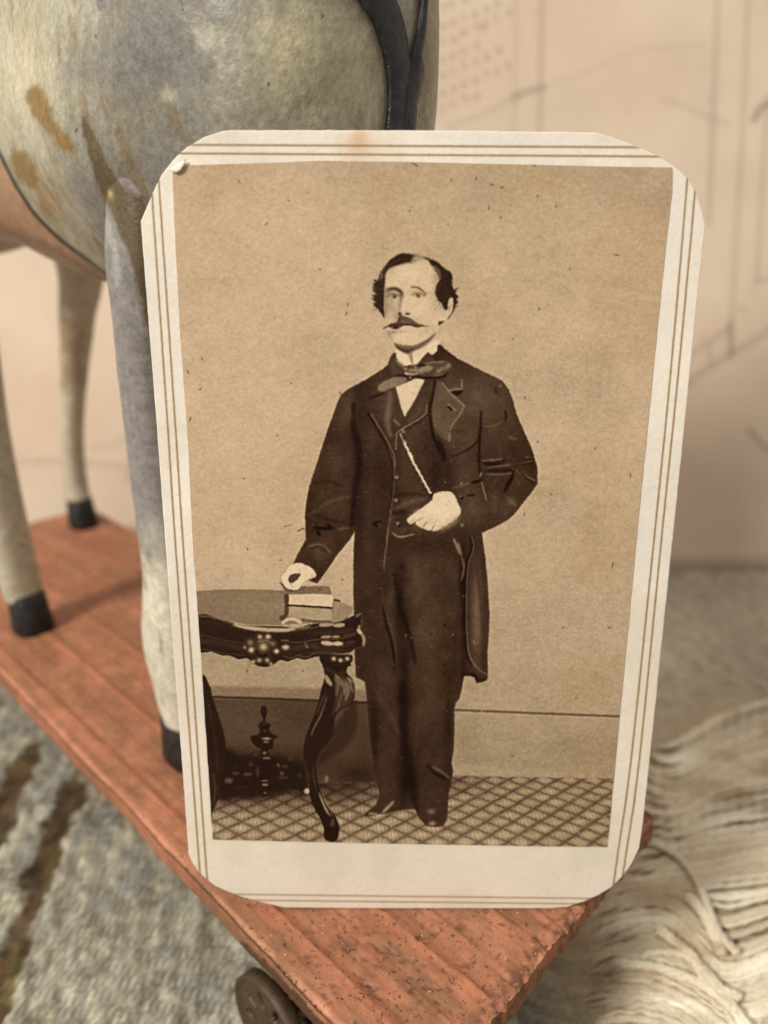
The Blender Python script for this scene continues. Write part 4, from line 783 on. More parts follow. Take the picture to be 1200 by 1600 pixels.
# left arm / sleeve folds
for q, w, t, a in [(Z4((655, 380), (650, 560), (690, 700), (700, 900), (660, 1150), (640, 1380)), 10, 26, .7), (Z4((260, 1250), (400, 1330), (600, 1370)), 3, 36, .6), (Z4((300, 1290), (480, 1180), (620, 1150)), 8, 70, .5), (Z4((290, 1050), (420, 1020), (560, 1060)), 5, 38, .5), (Z6((420, 90), (510, 65), (590, 95), (640, 150)), 2.6, 92, .8), (Z6((430, 110), (520, 90), (600, 140)), 3, 42, .7), (Z4((530, 1420), (600, 1410)), 4, 84, .6), (Z4((560, 330), (640, 500)), 8, 66, .4)]: Ln(q, w, t, 2.5, a)
Ln(Z4((320, 1405), (380, 1415), (490, 1410)), 5, 20, 1.4, .9); Ln(Z4((350, 1440), (370, 1470)), 6, 18, 1.2, .9); Ln(Z4((440, 1380), (470, 1420)), 5, 18, 1, .9); pc.line(Z4((190, 1440), (230, 1415), (240, 1425)), 1.6, 66, .8, .8); pc.line(Z4((75, 1400), (140, 1385)), 1.4, 104, .8, .8)
Ln(Z4((810, 1380), (850, 1360), (890, 1360)), 4, 14, 1, .95); Ln(Z4((830, 1390), (850, 1400)), 5, 12, 1, .9)
# right arm folds and sleeve
for q, w, t, a, sf in [(Z5((275, 440), (272, 560), (262, 700), (258, 860), (268, 960)), 4, 24, .9, 1.6), (Z5((290, 870), (380, 880), (470, 850)), 6.5, 28, .85, 1.8), (Z5((280, 850), (370, 845), (450, 835)), 2.6, 92, .8, 1.3), (Z5((330, 935), (440, 935), (530, 925)), 5, 30, .9, 1.5), (Z5((330, 905), (470, 890), (600, 880), (700, 850)), 3, 84, .75, 1.4), (Z5((520, 890), (600, 885), (700, 870)), 4, 42, .8, 1.6),
                       (Z5((320, 960), (430, 965), (560, 950)), 2.4, 88, .7, 1.3), (Z5((570, 930), (640, 980), (720, 1010)), 3.2, 90, .8, 1.4), (Z5((590, 940), (660, 1000), (715, 1040)), 3, 36, .8, 1.4), (Z5((640, 820), (690, 825)), 2.2, 98, .7, 1.2), (Z5((280, 1030), (300, 1110), (320, 1180)), 2.4, 110, .85, 1), (Z5((330, 1110), (400, 1170), (390, 1120)), 1.4, 88, .5, 1),
                       (Z5((190, 1035), (240, 1025), (280, 1010)), 4.5, 20, .95, 1.2), (Z5((40, 1075), (140, 1050), (200, 1030)), 2, 90, .6, 1.2), (Z5((500, 1160), (560, 1220)), 8, 84, .5, 3), (Z5((300, 1320), (450, 1330)), 14, 50, .4, 5), (Z5((470, 430), (485, 480), (475, 520)), 3, 26, .9, 1.1), (Z5((290, 560), (380, 560), (450, 525)), 2, 84, .55, 1.4), (Z5((395, 240), (405, 290)), 5, 40, .7, 2),
                       (Z5((545, 940), (530, 1000), (500, 1050), (465, 1110)), 5, 16, .9, 1.4), (Z5((500, 650), (560, 670)), 6, 82, .5, 3), (Z5((420, 240), (445, 215)), 2, 112, .7, .9), (Z5((245, 670), (235, 700), (160, 760), (40, 820)), 2.4, 24, .9, 1), (Z5((160, 1140), (215, 1135)), 3.4, 18, .9, 1), (Z5((110, 1165), (125, 1160)), 3.6, 16, .9, .9), (Z5((95, 1145), (110, 1150)), 2, 96, .8, .8), (Z5((268, 975), (278, 950)), 2.4, 150, .9, .9)]:
    Ln(q, w, t, sf, a)
pc.blob(827, 716, 1.4, 1.4, 14, .9, hard=3)
# waistcoat, shirt, lapels
Ln(CC((30, 690), (100, 810), (170, 930), (220, 1020), (258, 1090), (270, 1190)), 3.4, 28, 1, .9, 0); Ln(CC((60, 700), (130, 815), (200, 930), (245, 1020), (275, 1090), (284, 1190)), 1.8, 96, .8, .75, 0); Ln(CC((240, 500), (230, 620), (210, 760), (240, 900)), 10, 82, 4, .75)
pc.fill(CC((268, 470), (290, 445), (330, 640), (370, 720), (330, 800), (280, 850), (270, 700)), 58, 1.2, .9, mask=IN)
pc.fill(CC((290, 445), (380, 408), (480, 366), (562, 376), (520, 470), (470, 565), (375, 722), (340, 640)), 198, .9, 1, sm=0); pc.line(CC((560, 376), (470, 565), (376, 722)), 1.4, 214, .6, .8, sm=0)
pc.fill(CC((562, 376), (660, 370), (640, 560), (600, 700), (540, 730), (330, 845), (375, 722), (470, 565)), 54, 1, .95, mask=IN, sm=0)
Ln(CC((660, 380), (640, 520), (610, 640), (620, 760), (640, 900), (700, 1050)), 5, 22, 2, .85); Ln(CC((540, 560), (500, 680), (420, 760)), 8, 66, 4, .6)
Ln(CC((583, 620), (582, 678), (535, 730), (430, 795), (322, 856), (298, 900), (290, 1030)), 2.0, 120, .7, .85, .2); Ln(CC((590, 640), (588, 690), (540, 745), (430, 812), (335, 866)), 2, 26, 1, .8, .2); Ln(CC((268, 752), (330, 806)), 1.6, 112, .7, .8, 0)
pc.fill(CC((680, 380), (760, 470), (800, 490), (930, 620), (870, 730), (815, 810), (795, 880), (790, 950), (700, 900), (640, 800), (630, 640), (660, 480)), 72, 2, .8, mask=IN)
Ln(CC((908, 380), (912, 466)), 1.8, 112, .8, .8, .2); Ln(CC((912, 466), (860, 465), (785, 480)), 2.4, 124, .8, .9, .2); Ln(CC((725, 405), (790, 488), (860, 560), (936, 622)), 1.9, 128, .8, .9, .1); Ln(CC((936, 622), (885, 715), (825, 795), (800, 850)), 1.9, 118, .8, .85, .2); Ln(CC((795, 880), (794, 950)), 2.6, 100, 1, .8, .2)
pc.fill(CC((810, 490), (912, 476), (910, 500), (870, 530), (840, 515)), 22, .9, .95, mask=IN); Ln(CC((775, 605), (815, 635), (850, 666)), 1.7, 140, .6, .95, .2); Ln(CC((785, 630), (815, 655)), 4, 24, 1, .9, .3); Ln(CC((40, 550), (120, 525), (180, 505)), 4, 26, 1.6, .8)
Ln(CC((690, 950), (730, 1060), (740, 1130)), 8, 26, 3, .8); Ln(CC((940, 650), (930, 560)), 2, 60, 1, .5)
# collar and neck
pc.fill(CC((285, 100), (300, 165), (350, 218), (400, 244), (442, 228), (425, 170), (392, 130), (330, 108)), 204, 1, 1); pc.fill(CC((380, 118), (465, 100), (460, 220), (436, 222), (410, 160)), 132, 1.6, .95)
pc.fill(CC((455, 118), (560, 72), (640, 15), (690, 0), (696, 72), (650, 142), (590, 126), (500, 212), (462, 238), (452, 175)), 200, 1, 1)
pc.fill(CC((240, 168), (288, 126), (308, 205), (370, 262), (376, 312), (300, 335), (245, 320)), 58, 1, .95); pc.line(CC((285, 180), (310, 225), (362, 272)), 2, 118, 1, .8)
pc.fill(CC((690, 45), (740, 80), (745, 180), (660, 205), (630, 160), (672, 110)), 48, 1, .95)
# bow tie
pc.fill(CC((495, 238), (590, 120), (655, 195), (640, 212), (560, 232), (530, 250)), 62, .9, 1, sm=2)
pc.fill(CC((118, 458), (146, 412), (230, 370), (315, 345), (372, 352), (392, 392), (320, 428), (240, 460), (170, 487), (135, 477)), 88, 1, 1); pc.line(CC((160, 440), (250, 395), (330, 362)), 4, 132, 2, .7); pc.line(CC((340, 355), (375, 395)), 2, 70, 1, .8)
pc.fill(CC((358, 258), (430, 240), (500, 236), (512, 262), (505, 322), (452, 328), (385, 310)), 80, 1, 1); pc.line(CC((380, 275), (440, 290), (495, 285)), 4, 136, 2, .7); pc.line(CC((385, 305), (450, 322), (500, 318)), 2, 150, 1, .6)
pc.fill(CC((500, 262), (560, 218), (650, 205), (760, 200), (812, 246), (770, 302), (722, 340), (640, 352), (560, 345), (505, 322)), 66, 1, 1); pc.line(CC((520, 290), (570, 270), (620, 280)), 8, 142, 3, .75); pc.line(CC((625, 320), (650, 270), (700, 230)), 3, 62, 1.6, .8); pc.line(CC((505, 245), (560, 240)), 4, 26, 1.4, .9); pc.line(CC((690, 300), (760, 260), (790, 245)), 5, 112, 2.5, .7); pc.line(CC((650, 345), (730, 330)), 3, 112, 1.5, .5); pc.line(CC((560, 225), (640, 215), (740, 210)), 2, 108, 1, .6); pc.line(CC((600, 335), (620, 300), (640, 290)), 4, 58, 2, .7); pc.line(CC((720, 310), (740, 280), (745, 230)), 4, 60, 2.5, .6); pc.line(CC((470, 250), (485, 320)), 3, 130, 1.5, .6); pc.line(CC((420, 245), (400, 300)), 3, 64, 1.6, .7)
pc.line(CC((300, 340), (440, 345), (560, 362), (720, 350), (770, 320)), 3.4, 26, 1.2, .9); pc.blob(641, 589.5, 1.2, 1.2, 200, .9, hard=3)
# waistcoat front
Ln(Z3((215, 0), (250, 60), (268, 140), (272, 260), (265, 400), (248, 560), (238, 640), (225, 740), (205, 900)), 2, 88, .8, .75, 0); Ln(Z3((205, 0), (240, 70), (258, 150), (262, 260), (255, 400), (238, 560)), 2.4, 22, 1, .7, 0)
for x, y in ((300, 275), (295, 488), (318, 715)):
    q_ = (570+x/6, 700+y/6); pc.blob(q_[0], q_[1], 4.8, 4.6, 34, .9, hard=4); pc.blob(q_[0]-.4, q_[1]-.5, 3.6, 3.4, 92, .9, hard=3)
pc.blob(630, 673.5, 3.4, 3.2, 92, .8, hard=3); pc.blob(624, 820.5, 2.4, 2.4, 18, .9, hard=3); pc.blob(620.5, 817, 1.5, 1.5, 160, .8, hard=2)
Ln(Z3((260, 650), (270, 760), (340, 770), (440, 740)), 14, 62, 5, .6); Ln(Z3((262, 790), (300, 825), (360, 828), (460, 805)), 2.2, 140, .8, .85, .3); Ln(Z3((270, 450), (400, 430), (560, 440)), 6, 36, 3, .6); Ln(Z3((300, 560), (440, 500), (580, 470)), 8, 74, 4, .5); Ln(Z3((270, 610), (400, 590)), 6, 30, 3, .6)
# watch chain
pc.line(CC((330, 880), (350, 925), (375, 968)), 1.8, 190, .7, .9); pc.blob(632.5, 691.5, 2.8, 2.6, 196, .9, hard=3); pc.blob(632.5, 691.5, 1.2, 1.1, 60, .9, hard=3)
ch = smooth(CC((378, 985), (400, 1025), (440, 1110), (480, 1190))[:3]+Z3((415, 40), (450, 120), (500, 210), (570, 340), (626, 438)), False, 12)
sl = np.concatenate([[0], np.cumsum(np.linalg.norm(np.diff(ch, axis=0), axis=1))]); pc.line(ch, 6, 22, 1.8, .7, sm=0)
for k, s_ in enumerate(np.arange(0, sl[-1], 4.9)):
    pc.blob(np.interp(s_, sl, ch[:, 0]), np.interp(s_, sl, ch[:, 1]), 2.9, 2.0, 226, .95, 40 if k % 2 else 76, hard=2.6)
# hand at the waist
pc.fill(Z3((635, 455), (655, 425), (700, 410), (770, 403), (815, 412), (845, 445), (870, 510), (902, 575), (892, 620), (850, 662), (800, 700), (740, 738), (700, 762), (655, 776), (625, 768), (590, 768), (545, 748), (515, 738), (478, 708), (476, 684), (445, 704), (415, 704), (393, 668), (430, 632), (500, 582), (570, 532), (632, 482)), 204, .9, 1, sm=3)
for q, w, t in [(Z3((478, 680), (520, 665), (562, 642)), 1.8, 122), (Z3((545, 745), (560, 715), (590, 688)), 2.2, 96), (Z3((628, 765), (640, 738), (660, 722)), 2, 104), (Z3((700, 762), (740, 725)), 2.2, 132), (Z3((415, 700), (440, 680), (470, 665)), 1.6, 128), (Z3((520, 728), (560, 700)), 1.2, 168), (Z3((800, 698), (880, 630)), 3.5, 158), (Z3((640, 700), (700, 670)), 3, 182)]: pc.line(q, w, t, .9, .85, taper=.6)
pc.blob(700, 818, 20, 8, 160, .5, -30); pc.blob(672, 812, 16, 8, 172, .5, -30); pc.blob(655, 800, 8, 5, 176, .4); pc.blob(697.5, 788, .9, .9, 120, .8, hard=3); pc.blob(690, 800, 16, 12, 212, .5)
# hand on the book
pc.fill(Z6((115, 455), (150, 480), (200, 530), (260, 545), (330, 530), (430, 470), (380, 520), (250, 560), (170, 552), (155, 520), (125, 485)), 74, 1.2, .85)
pc.fill(Z6((400, 445), (440, 465), (500, 478), (440, 500), (370, 505), (350, 480)), 176, 1.4, .8)
pc.fill(Z6((250, 272), (320, 260), (400, 288), (462, 332), (492, 385), (475, 412), (430, 412), (390, 440), (350, 478), (322, 522), (292, 538), (250, 538), (205, 525), (165, 500), (140, 440), (140, 396), (180, 350), (212, 305)), 203, .9, 1)
pc.fill(Z6((205, 425), (228, 384), (292, 368), (332, 378), (305, 425), (262, 462), (222, 468), (208, 450)), 62, 1, .95, sm=3)
pc.line(Z6((222, 468), (240, 500), (262, 520)), 1.4, 132, .8, .85); pc.line(Z6((300, 375), (320, 345), (310, 325)), 1.4, 150, .8, .7); pc.line(Z6((400, 290), (460, 332), (490, 384)), 1.6, 214, .8, .6); pc.line(Z6((440, 385), (475, 408)), 3, 168, 1, .6)
# coat fronts, tails, trousers
for q, w, t, a, sf in [(T3((330, 20), (322, 140), (305, 260), (302, 350)), 1.8, 92, .8, .8), (T3((290, 640), (320, 780), (360, 920), (385, 1080)), 4.5, 24, .8, 1.8), (T3((305, 640), (350, 800), (385, 930), (400, 1070)), 2.4, 68, .6, 1.6), (T3((380, 380), (410, 560), (460, 740), (510, 900), (540, 1080)), 7, 26, .7, 3), (T3((285, 430), (290, 560), (285, 620)), 1.6, 66, .6, 1.2),
                       (T3((985, 90), (1000, 160), (985, 230), (960, 300), (945, 500), (945, 800), (960, 980), (1000, 1080), (1060, 1140), (1105, 1165)), 1.8, 104, .75, .9), (T3((970, 90), (985, 160), (970, 230), (945, 300), (930, 500), (930, 800), (945, 990), (985, 1100)), 4.5, 22, .8, 2), (T3((845, 110), (880, 190), (905, 230)), 4.4, 120, .8, 1.5), (T3((880, 140), (895, 200)), 3, 140, .7, 1),
                       (T3((905, 240), (925, 330), (905, 430)), 4, 84, .8, 1.4), (T3((1020, 260), (1035, 420), (1060, 700), (1075, 900)), 2.4, 50, .7, 1.6), (T3((880, 500), (890, 650), (860, 850), (850, 1150)), 3, 40, .6, 2), (T3((920, 1160), (1000, 1170), (1040, 1210), (1090, 1200)), 5, 30, .8, 2), (T3((1000, 900), (1010, 930)), 2, 112, .7, 1),
                       (T4((680, 740), (740, 770), (810, 820)), 4, 82, .7, 2), (T4((640, 720), (700, 790), (780, 830)), 5, 24, .8, 2), (T4((240, 150), (330, 300), (420, 480)), 10, 62, .5, 5), (T4((580, 30), (560, 400), (540, 700)), 5, 60, .4, 3), (T4((430, 100), (460, 500), (520, 900), (560, 1080)), 12, 24, .6, 5)]: Ln(q, w, t, sf, a)
pc.line(T4((295, 1090), (335, 1050), (372, 1010)), 4.2, 150, 1.4, .85, taper=.4); pc.line(T4((190, 1105), (240, 1105)), 3.4, 130, 1.6, .75); pc.blob(674, 1267, 7, 4.5, 96, .8); pc.blob(675, 1286, 5, 3, 158, .85); pc.blob(556, 1275, 8, 3, 84, .6)
for x, y, r_, t in [(628, 886, 4, 16), (633, 892, 3, 18), (695, 976, 3.4, 20), (674, 990, 2.4, 24), (616, 1044, 4, 18), (695, 1038, 3, 22), (703, 1060, 3, 20), (638, 1030, 4, 22), (588, 820, 3, 16), (590, 868, 2, 30), (642, 996, 1.6, 120), (634, 992, 1.6, 130), (724, 931, 1.8, 130), (708, 991, 1.8, 110), (674, 1010, 1.5, 96), (722, 820, 3, 140), (721, 755, 2.2, 150), (696, 753, 1.3, 170)]:
    pc.blob(x, y, r_*.85, r_*.85, t+10, .75)

keepm = sstep(546, 553, X)*sstep(945, 950, Y)*sstep(1060, 1020, Y); carve = Canvas(KX, KY, 0.0); carve.fill(apron, 1., 1., 1, sm=2); km = (carve.V[..., 0]*keepm*.9)[..., None]; pc.V = pc.V*(1-km)+apron_img*km
cl = (fbm(X/26, Y/34, 0, 201, 4)-.5)*20+(fbm(X/9, Y/14, 0, 202, 3)-.5)*9
drk = sstep(112, 90, pc.V[..., 0])*IN; Tn = 47+(pc.V[..., 0]-47)*1.55+cl; Tn = np.maximum(Tn, 14); pc.V[..., 0] = pc.V[..., 0]*(1-drk)+Tn*drk
# ---- head
pc.fill(HD((240, 262), (300, 190), (370, 140), (440, 119), (520, 119), (578, 138), (640, 142), (720, 165), (800, 195), (852, 215), (900, 262), (960, 310), (1012, 342), (1026, 400), (1022, 480), (1048, 552), (1072, 538), (1062, 582), (1098, 622), (1078, 650), (1087, 697), (1062, 724), (1052, 772), (1000, 852), (960, 880), (900, 700), (700, 600), (300, 600), (240, 862), (200, 832), (150, 768), (98, 702), (135, 692), (72, 645), (122, 642), (82, 610), (132, 592), (98, 545), (142, 552), (92, 468), (132, 472), (102, 430), (150, 442), (165, 380), (200, 312)), 38, .9, 1, sm=2)
pc.fill(HD((240, 420), (246, 350), (300, 286), (420, 250), (500, 228), (560, 232), (620, 200), (680, 196), (745, 205), (790, 270), (845, 345), (872, 420), (836, 500), (824, 590), (858, 660), (884, 742), (962, 778), (976, 690), (1002, 632), (1030, 646), (1038, 720), (1020, 800), (986, 856), (932, 906), (872, 916), (860, 962), (850, 1020), (806, 1090), (740, 1160), (650, 1220), (560, 1262), (480, 1262), (400, 1225), (345, 1170), (290, 1090), (252, 1010), (244, 930), (234, 850), (226, 760), (224, 600)), 186, .8, 1, sm=3)
FACE = Canvas(KX, KY, 0.0); FACE.fill(HD((236, 420), (246, 350), (300, 286), (420, 250), (745, 205), (845, 345), (872, 420), (836, 500), (824, 590), (884, 742), (1038, 720), (932, 906), (860, 962), (806, 1090), (650, 1220), (480, 1262), (345, 1170), (252, 1010), (224, 760)), 1., .8, 1, sm=2); FM = FACE.V[..., 0]
def FB(x, y, rx, ry, t, a=.7, rot=0, hard=0): pc.blob(570+x/7.5, 380+y/7.5, rx/7.5, ry/7.5, t, a, rot, hard=hard, mask=FM if not hard else None)
def FL(pts, w, t, sf=.8, a=.85, tp=.5): pc.line(HD(*pts), w/7.5, t, sf, a, taper=tp)
FB(560, 400, 220, 120, 192, .7); FB(285, 800, 70, 130, 172, .8); FB(270, 620, 50, 100, 170, .7); FB(300, 340, 60, 60, 182, .6); FB(830, 560, 50, 200, 186, .6); FB(640, 800, 130, 100, 192, .6); FB(560, 215, 60, 26, 150, .6); FB(860, 870, 80, 60, 190, .5); FB(1000, 740, 26, 80, 206, .6); FB(985, 700, 12, 50, 168, .7)
pc.fill(HD((575, 150), (640, 140), (700, 160), (745, 195), (700, 205), (640, 200), (590, 225), (540, 225), (550, 190)), 152, 1.2, .8); FL([(690, 165), (740, 185), (790, 205)], 20, 60, 1, .8)
# scalp line, hair texture
for q, w, t, a in [([(180, 330), (200, 370), (190, 420)], 34, 128, .55), ([(250, 280), (330, 220), (420, 190)], 20, 66, .6), ([(300, 230), (400, 170), (500, 150)], 12, 30, .6), ([(800, 260), (850, 300), (880, 360), (885, 420)], 22, 140, .6), ([(830, 290), (860, 340), (870, 400)], 12, 60, .7), ([(840, 560), (880, 520), (900, 470)], 14, 84, .6), ([(870, 620), (920, 560), (950, 510)], 14, 74, .6), ([(910, 640), (960, 580), (990, 560)], 12, 70, .6), ([(860, 500), (910, 470)], 12, 90, .5), ([(930, 330), (970, 400)], 14, 58, .5), ([(130, 560), (190, 600)], 10, 60, .5), ([(120, 650), (190, 660)], 10, 66, .5), ([(140, 500), (200, 520)], 10, 64, .5), ([(160, 720), (215, 760)], 10, 62, .5), ([(440, 245), (480, 225), (540, 222)], 14, 110, .7), ([(900, 260), (945, 285), (960, 310)], 5, 110, .6)]:
    FL(q, w, t, 1.3, a)
for k in range(150):
    side = k % 2
    x0, y0 = (rng.uniform(850, 1040), rng.uniform(300, 760)) if side else (rng.uniform(110, 230), rng.uniform(420, 800))
    dx = rng.uniform(-50, -10) if side else rng.uniform(-50, -15)
    FL([(x0, y0), (x0+dx*.5, y0+rng.uniform(5, 30)), (x0+dx, y0+rng.uniform(20, 60))] if side else [(x0, y0), (x0+dx*.5, y0-8), (x0+dx, y0-rng.uniform(5, 30))], rng.uniform(4, 7), rng.choice([22, 28, 66, 86, 100]), .7, .5)
for k in range(26):
    a0 = rng.uniform(0, 1); x0, y0 = 250+a0*300, 250-a0*110+rng.uniform(-10, 40); FL([(x0, y0), (x0+40, y0-22), (x0+90, y0-34)], 6, rng.choice([24, 58, 80]), .9, .5)
for k in range(16):
    y0 = rng.uniform(430, 800); FL([(rng.uniform(140, 200), y0), (rng.uniform(110, 130), y0-10), (rng.uniform(78, 104), y0-rng.uniform(10, 34))], rng.uniform(6, 10), 46, .7, .9, .8)
for k in range(10):
    y0 = rng.uniform(520, 760); FL([(1040, y0), (1070, y0-8), (rng.uniform(1085, 1104), y0-rng.uniform(8, 26))], rng.uniform(5, 8), 50, .7, .85, .8)
FL([(250, 345), (310, 292), (400, 256), (500, 232), (560, 228)], 20, 104, 2.2, .6, .2); FL([(238, 360), (232, 460), (228, 600)], 16, 96, 1.8, .55, .2); FL([(760, 240), (810, 290), (860, 370), (872, 430)], 22, 106, 2.0, .6, .3); FL([(850, 450), (826, 540), (840, 630), (880, 720)], 14, 100, 1.6, .5, .2)
FL([(560, 130), (600, 150), (640, 165)], 30, 112, 2.6, .6); FL([(590, 175), (660, 178), (720, 195)], 26, 168, 2.6, .6); FL([(170, 400), (200, 340), (240, 290)], 26, 104, 2.4, .55)
FB(330, 590, 105, 60, 140, .8); FB(640, 580, 100, 52, 150, .75); FB(285, 560, 60, 40, 100, .7); FB(290, 740, 80, 120, 150, .75); FB(370, 860, 60, 90, 136, .7); FB(620, 880, 70, 50, 165, .6); FB(830, 640, 70, 200, 160, .7); FB(720, 1010, 100, 80, 165, .7); FB(240, 700, 36, 260, 128, .7); FB(560, 190, 160, 50, 160, .6); FB(830, 380, 50, 130, 150, .65); FB(300, 330, 80, 60, 158, .6); FB(470, 700, 40, 90, 200, .6); FB(650, 740, 80, 60, 194, .5); FB(520, 380, 150, 80, 198, .5)
# brows and eyes
FL([(262, 548), (300, 530), (350, 528), (400, 545), (436, 580)], 34, 58, 1.6, .9, .4); FL([(370, 545), (415, 568), (438, 610)], 32, 56, 1.4, .8, .4); FB(430, 615, 30, 60, 84, .85); FB(415, 700, 22, 80, 120, .6); FB(265, 590, 26, 40, 130, .6)
FL([(540, 512), (590, 512), (640, 528), (685, 562), (716, 602)], 19, 72, 1.3, .9, .5); FL([(550, 510), (600, 512)], 24, 92, 1.2, .7); FB(560, 580, 24, 46, 154, .5)
FL([(300, 575), (350, 570), (390, 588)], 14, 180, 1.4, .6); FL([(262, 632), (300, 602), (345, 594), (392, 606), (418, 624)], 10, 66, .7, .9, .4); FB(350, 624, 25, 21, 58, .95, 0, 2.5); FB(356, 618, 5, 5, 190, .8, 0, 2); FL([(290, 640), (340, 652), (400, 636)], 7, 138, .8, .7); FL([(270, 660), (330, 684), (390, 668)], 8, 152, 1, .7); FB(300, 632, 16, 12, 120, .6)
FL([(556, 606), (596, 588), (640, 586), (684, 602), (708, 622)], 10, 76, .7, .9, .4); FB(624, 612, 22, 19, 64, .95, 0, 2.5); FB(630, 606, 5, 5, 196, .8, 0, 2); FL([(580, 630), (630, 642), (690, 630)], 6, 150, .8, .7); FL([(590, 662), (650, 668), (690, 655)], 7, 170, 1, .6); FB(690, 618, 16, 10, 140, .6)
# nose, moustache, mouth, jaw
FL([(440, 600), (420, 680), (404, 740), (398, 800)], 12, 128, 1.2, .8, .3); FB(390, 760, 26, 60, 152, .6); FL([(450, 620), (452, 720), (448, 800)], 14, 208, 1.6, .5); FB(410, 824, 20, 18, 44, .95, 0, 2.2); FB(500, 826, 30, 13, 34, .95, 0, 2.2); FL([(470, 800), (500, 808), (535, 825)], 5, 110, .7, .7); FL([(430, 800), (450, 826), (470, 830)], 5, 140, .7, .6)
pc.fill(HD((212, 998), (262, 966), (320, 930), (378, 918), (392, 870), (412, 838), (450, 848), (500, 862), (545, 882), (600, 918), (650, 946), (742, 970), (690, 972), (650, 978), (610, 986), (530, 966), (450, 968), (410, 990), (352, 1006), (318, 988), (270, 978)), 66, 1.1, .88, sm=3)
FL([(230, 990), (300, 960), (400, 958), (500, 950), (600, 965), (660, 968)], 15, 36, 1.1, .9, .5); FL([(300, 985), (360, 995), (410, 985)], 14, 44, 1.4, .8); FL([(420, 850), (400, 900), (380, 940)], 18, 58, 1.8, .7); FL([(500, 890), (560, 920), (620, 950)], 16, 96, 1.8, .6); FL([(430, 905), (480, 925)], 14, 120, 1.8, .6); FL([(430, 880), (470, 910), (520, 925)], 16, 88, 1.2, .6); FL([(214, 1000), (270, 972), (340, 945)], 8, 52, .7, .9, .3); FL([(610, 948), (680, 962), (746, 973)], 7, 52, .7, .9, .3); FL([(340, 935), (370, 925)], 8, 100, 1, .6); FL([(560, 915), (610, 940)], 8, 104, 1, .5); FB(365, 985, 30, 14, 30, .9, 0, 2)
FL([(400, 985), (460, 976), (520, 985)], 8, 172, .9, .7); FB(330, 1040, 60, 30, 112, .75); FB(430, 1030, 70, 16, 138, .6); FL([(470, 1010), (530, 1010)], 9, 190, 1, .5); FB(540, 1090, 90, 50, 188, .7)
pc.fill(HD((345, 1168), (430, 1186), (520, 1196), (600, 1186), (690, 1146), (760, 1096), (826, 1036), (812, 1092), (735, 1168), (650, 1225), (560, 1266), (500, 1292), (430, 1268), (372, 1222)), 86, 1.8, .92, sm=3); FL([(365, 1200), (420, 1240), (500, 1262), (560, 1240)], 26, 48, 1.8, .85, .5); FB(290, 1070, 26, 60, 138, .7, -30); FB(800, 1040, 40, 50, 170, .6); FL([(262, 1030), (300, 1100), (350, 1168)], 8, 96, .9, .7)
pc.fill(HD((866, 914), (932, 908), (900, 940), (858, 962)), 46, .8, .95, sm=0); FL([(1038, 770), (1010, 830), (985, 856)], 8, 60, .7, .8)

# ---- the soft, slightly crawling edges of a real print: small random shifts, then a slight blur
def shift_sample(V, dx, dy):
    hh, ww = V.shape; jj, ii = np.meshgrid(np.arange(ww), np.arange(hh)); x = np.clip(jj+dx, 0, ww-1.001); y = np.clip(ii+dy, 0, hh-1.001)
    x0, y0 = x.astype(int), y.astype(int); fx, fy = x-x0, y-y0
    return (V[y0, x0]*(1-fx)+V[y0, x0+1]*fx)*(1-fy)+(V[y0+1, x0]*(1-fx)+V[y0+1, x0+1]*fx)*fy
def blur(V, sg):
    k = np.exp(-.5*(np.arange(-4, 5)/sg)**2); k /= k.sum(); P_ = np.pad(V, 4, mode='edge')
    P_ = sum(k[i]*P_[i:i+V.shape[0]] for i in range(9)); return sum(k[i]*P_[:, i:i+V.shape[1]] for i in range(9))
T0 = pc.V[..., 0]; dxn = (fbm(X/3., Y/3., 0, 301, 2)-.5)*1.3; dyn = (fbm(X/3., Y/3., 5, 302, 2)-.5)*1.3
T1_ = blur(shift_sample(T0, dxn, dyn), .55)
lo = blur(T1_, 3.0); amt = sstep(1.15, .8, np.sqrt(((X-648)/75)**2+((Y-470)/95)**2))*.22+.26*IN*sstep(545, 580, Y)
T2_ = T1_*(1-amt)+lo*amt; pc.V[..., 0] = np.clip(T2_+.85*(T2_-blur(T2_, 1.7)), 6, 225)
# ---- age marks: little dark ticks, spots, dust and grain
ticks = [(416, 350, 5, -50), (374, 283, 4, 80), (451, 313, 4, 60), (648, 257, 11, 25), (705, 280, 4, 75), (744, 279, 5, -60), (768, 288, 7, 15), (784, 293, 8, -20), (764, 324, 6, 75), (840, 306, 4, 80), (869, 323, 4, -40), (782, 340, 3, -60), (963, 398, 9, 10), (835, 257, 6, 0), (544, 476, 5, -70), (541, 490, 6, -65), (842, 483, 4, -60), (801, 529, 2, 0),
         (316, 560, 5, 75), (294, 581, 6, 80), (313, 608, 4, -30), (297, 655, 8, -80), (381, 747, 3, 0), (387, 857, 3, 80), (433, 680, 2, 0), (1035, 484, 6, 10), (820, 621, 5, 80), (985, 742, 7, 80), (957, 883, 9, -80), (819, 803, 5, 85), (952, 980, 5, 10), (861, 772, 3, 0), (386, 1047, 3, 0), (535, 905, 3, 0), (527, 938, 5, 15), (532, 614, 7, 60), (473, 1047, 4, 70), (438, 875, 3, 0), (455, 598, 2, 0), (840, 690, 3, 60), (890, 420, 2, 0), (700, 350, 2, 0), (500, 420, 2, 0), (640, 330, 2, 0), (480, 300, 2, 10), (930, 700, 2, 0), (880, 980, 3, 0), (800, 1180, 3, 0), (900, 1090, 3, 0)]
for x, y, L_, r_ in ticks:
    c_, s_ = math.cos(math.radians(r_)), math.sin(math.radians(r_)); pc.line([(x-c_*L_/2, y-s_*L_/2), (x+c_*L_/5, y+s_*L_/5+rng.uniform(-.8, .8)), (x+c_*L_/2, y+s_*L_/2)], [1.0, 2.4, 1.2], 72, .6, .85, sm=0)
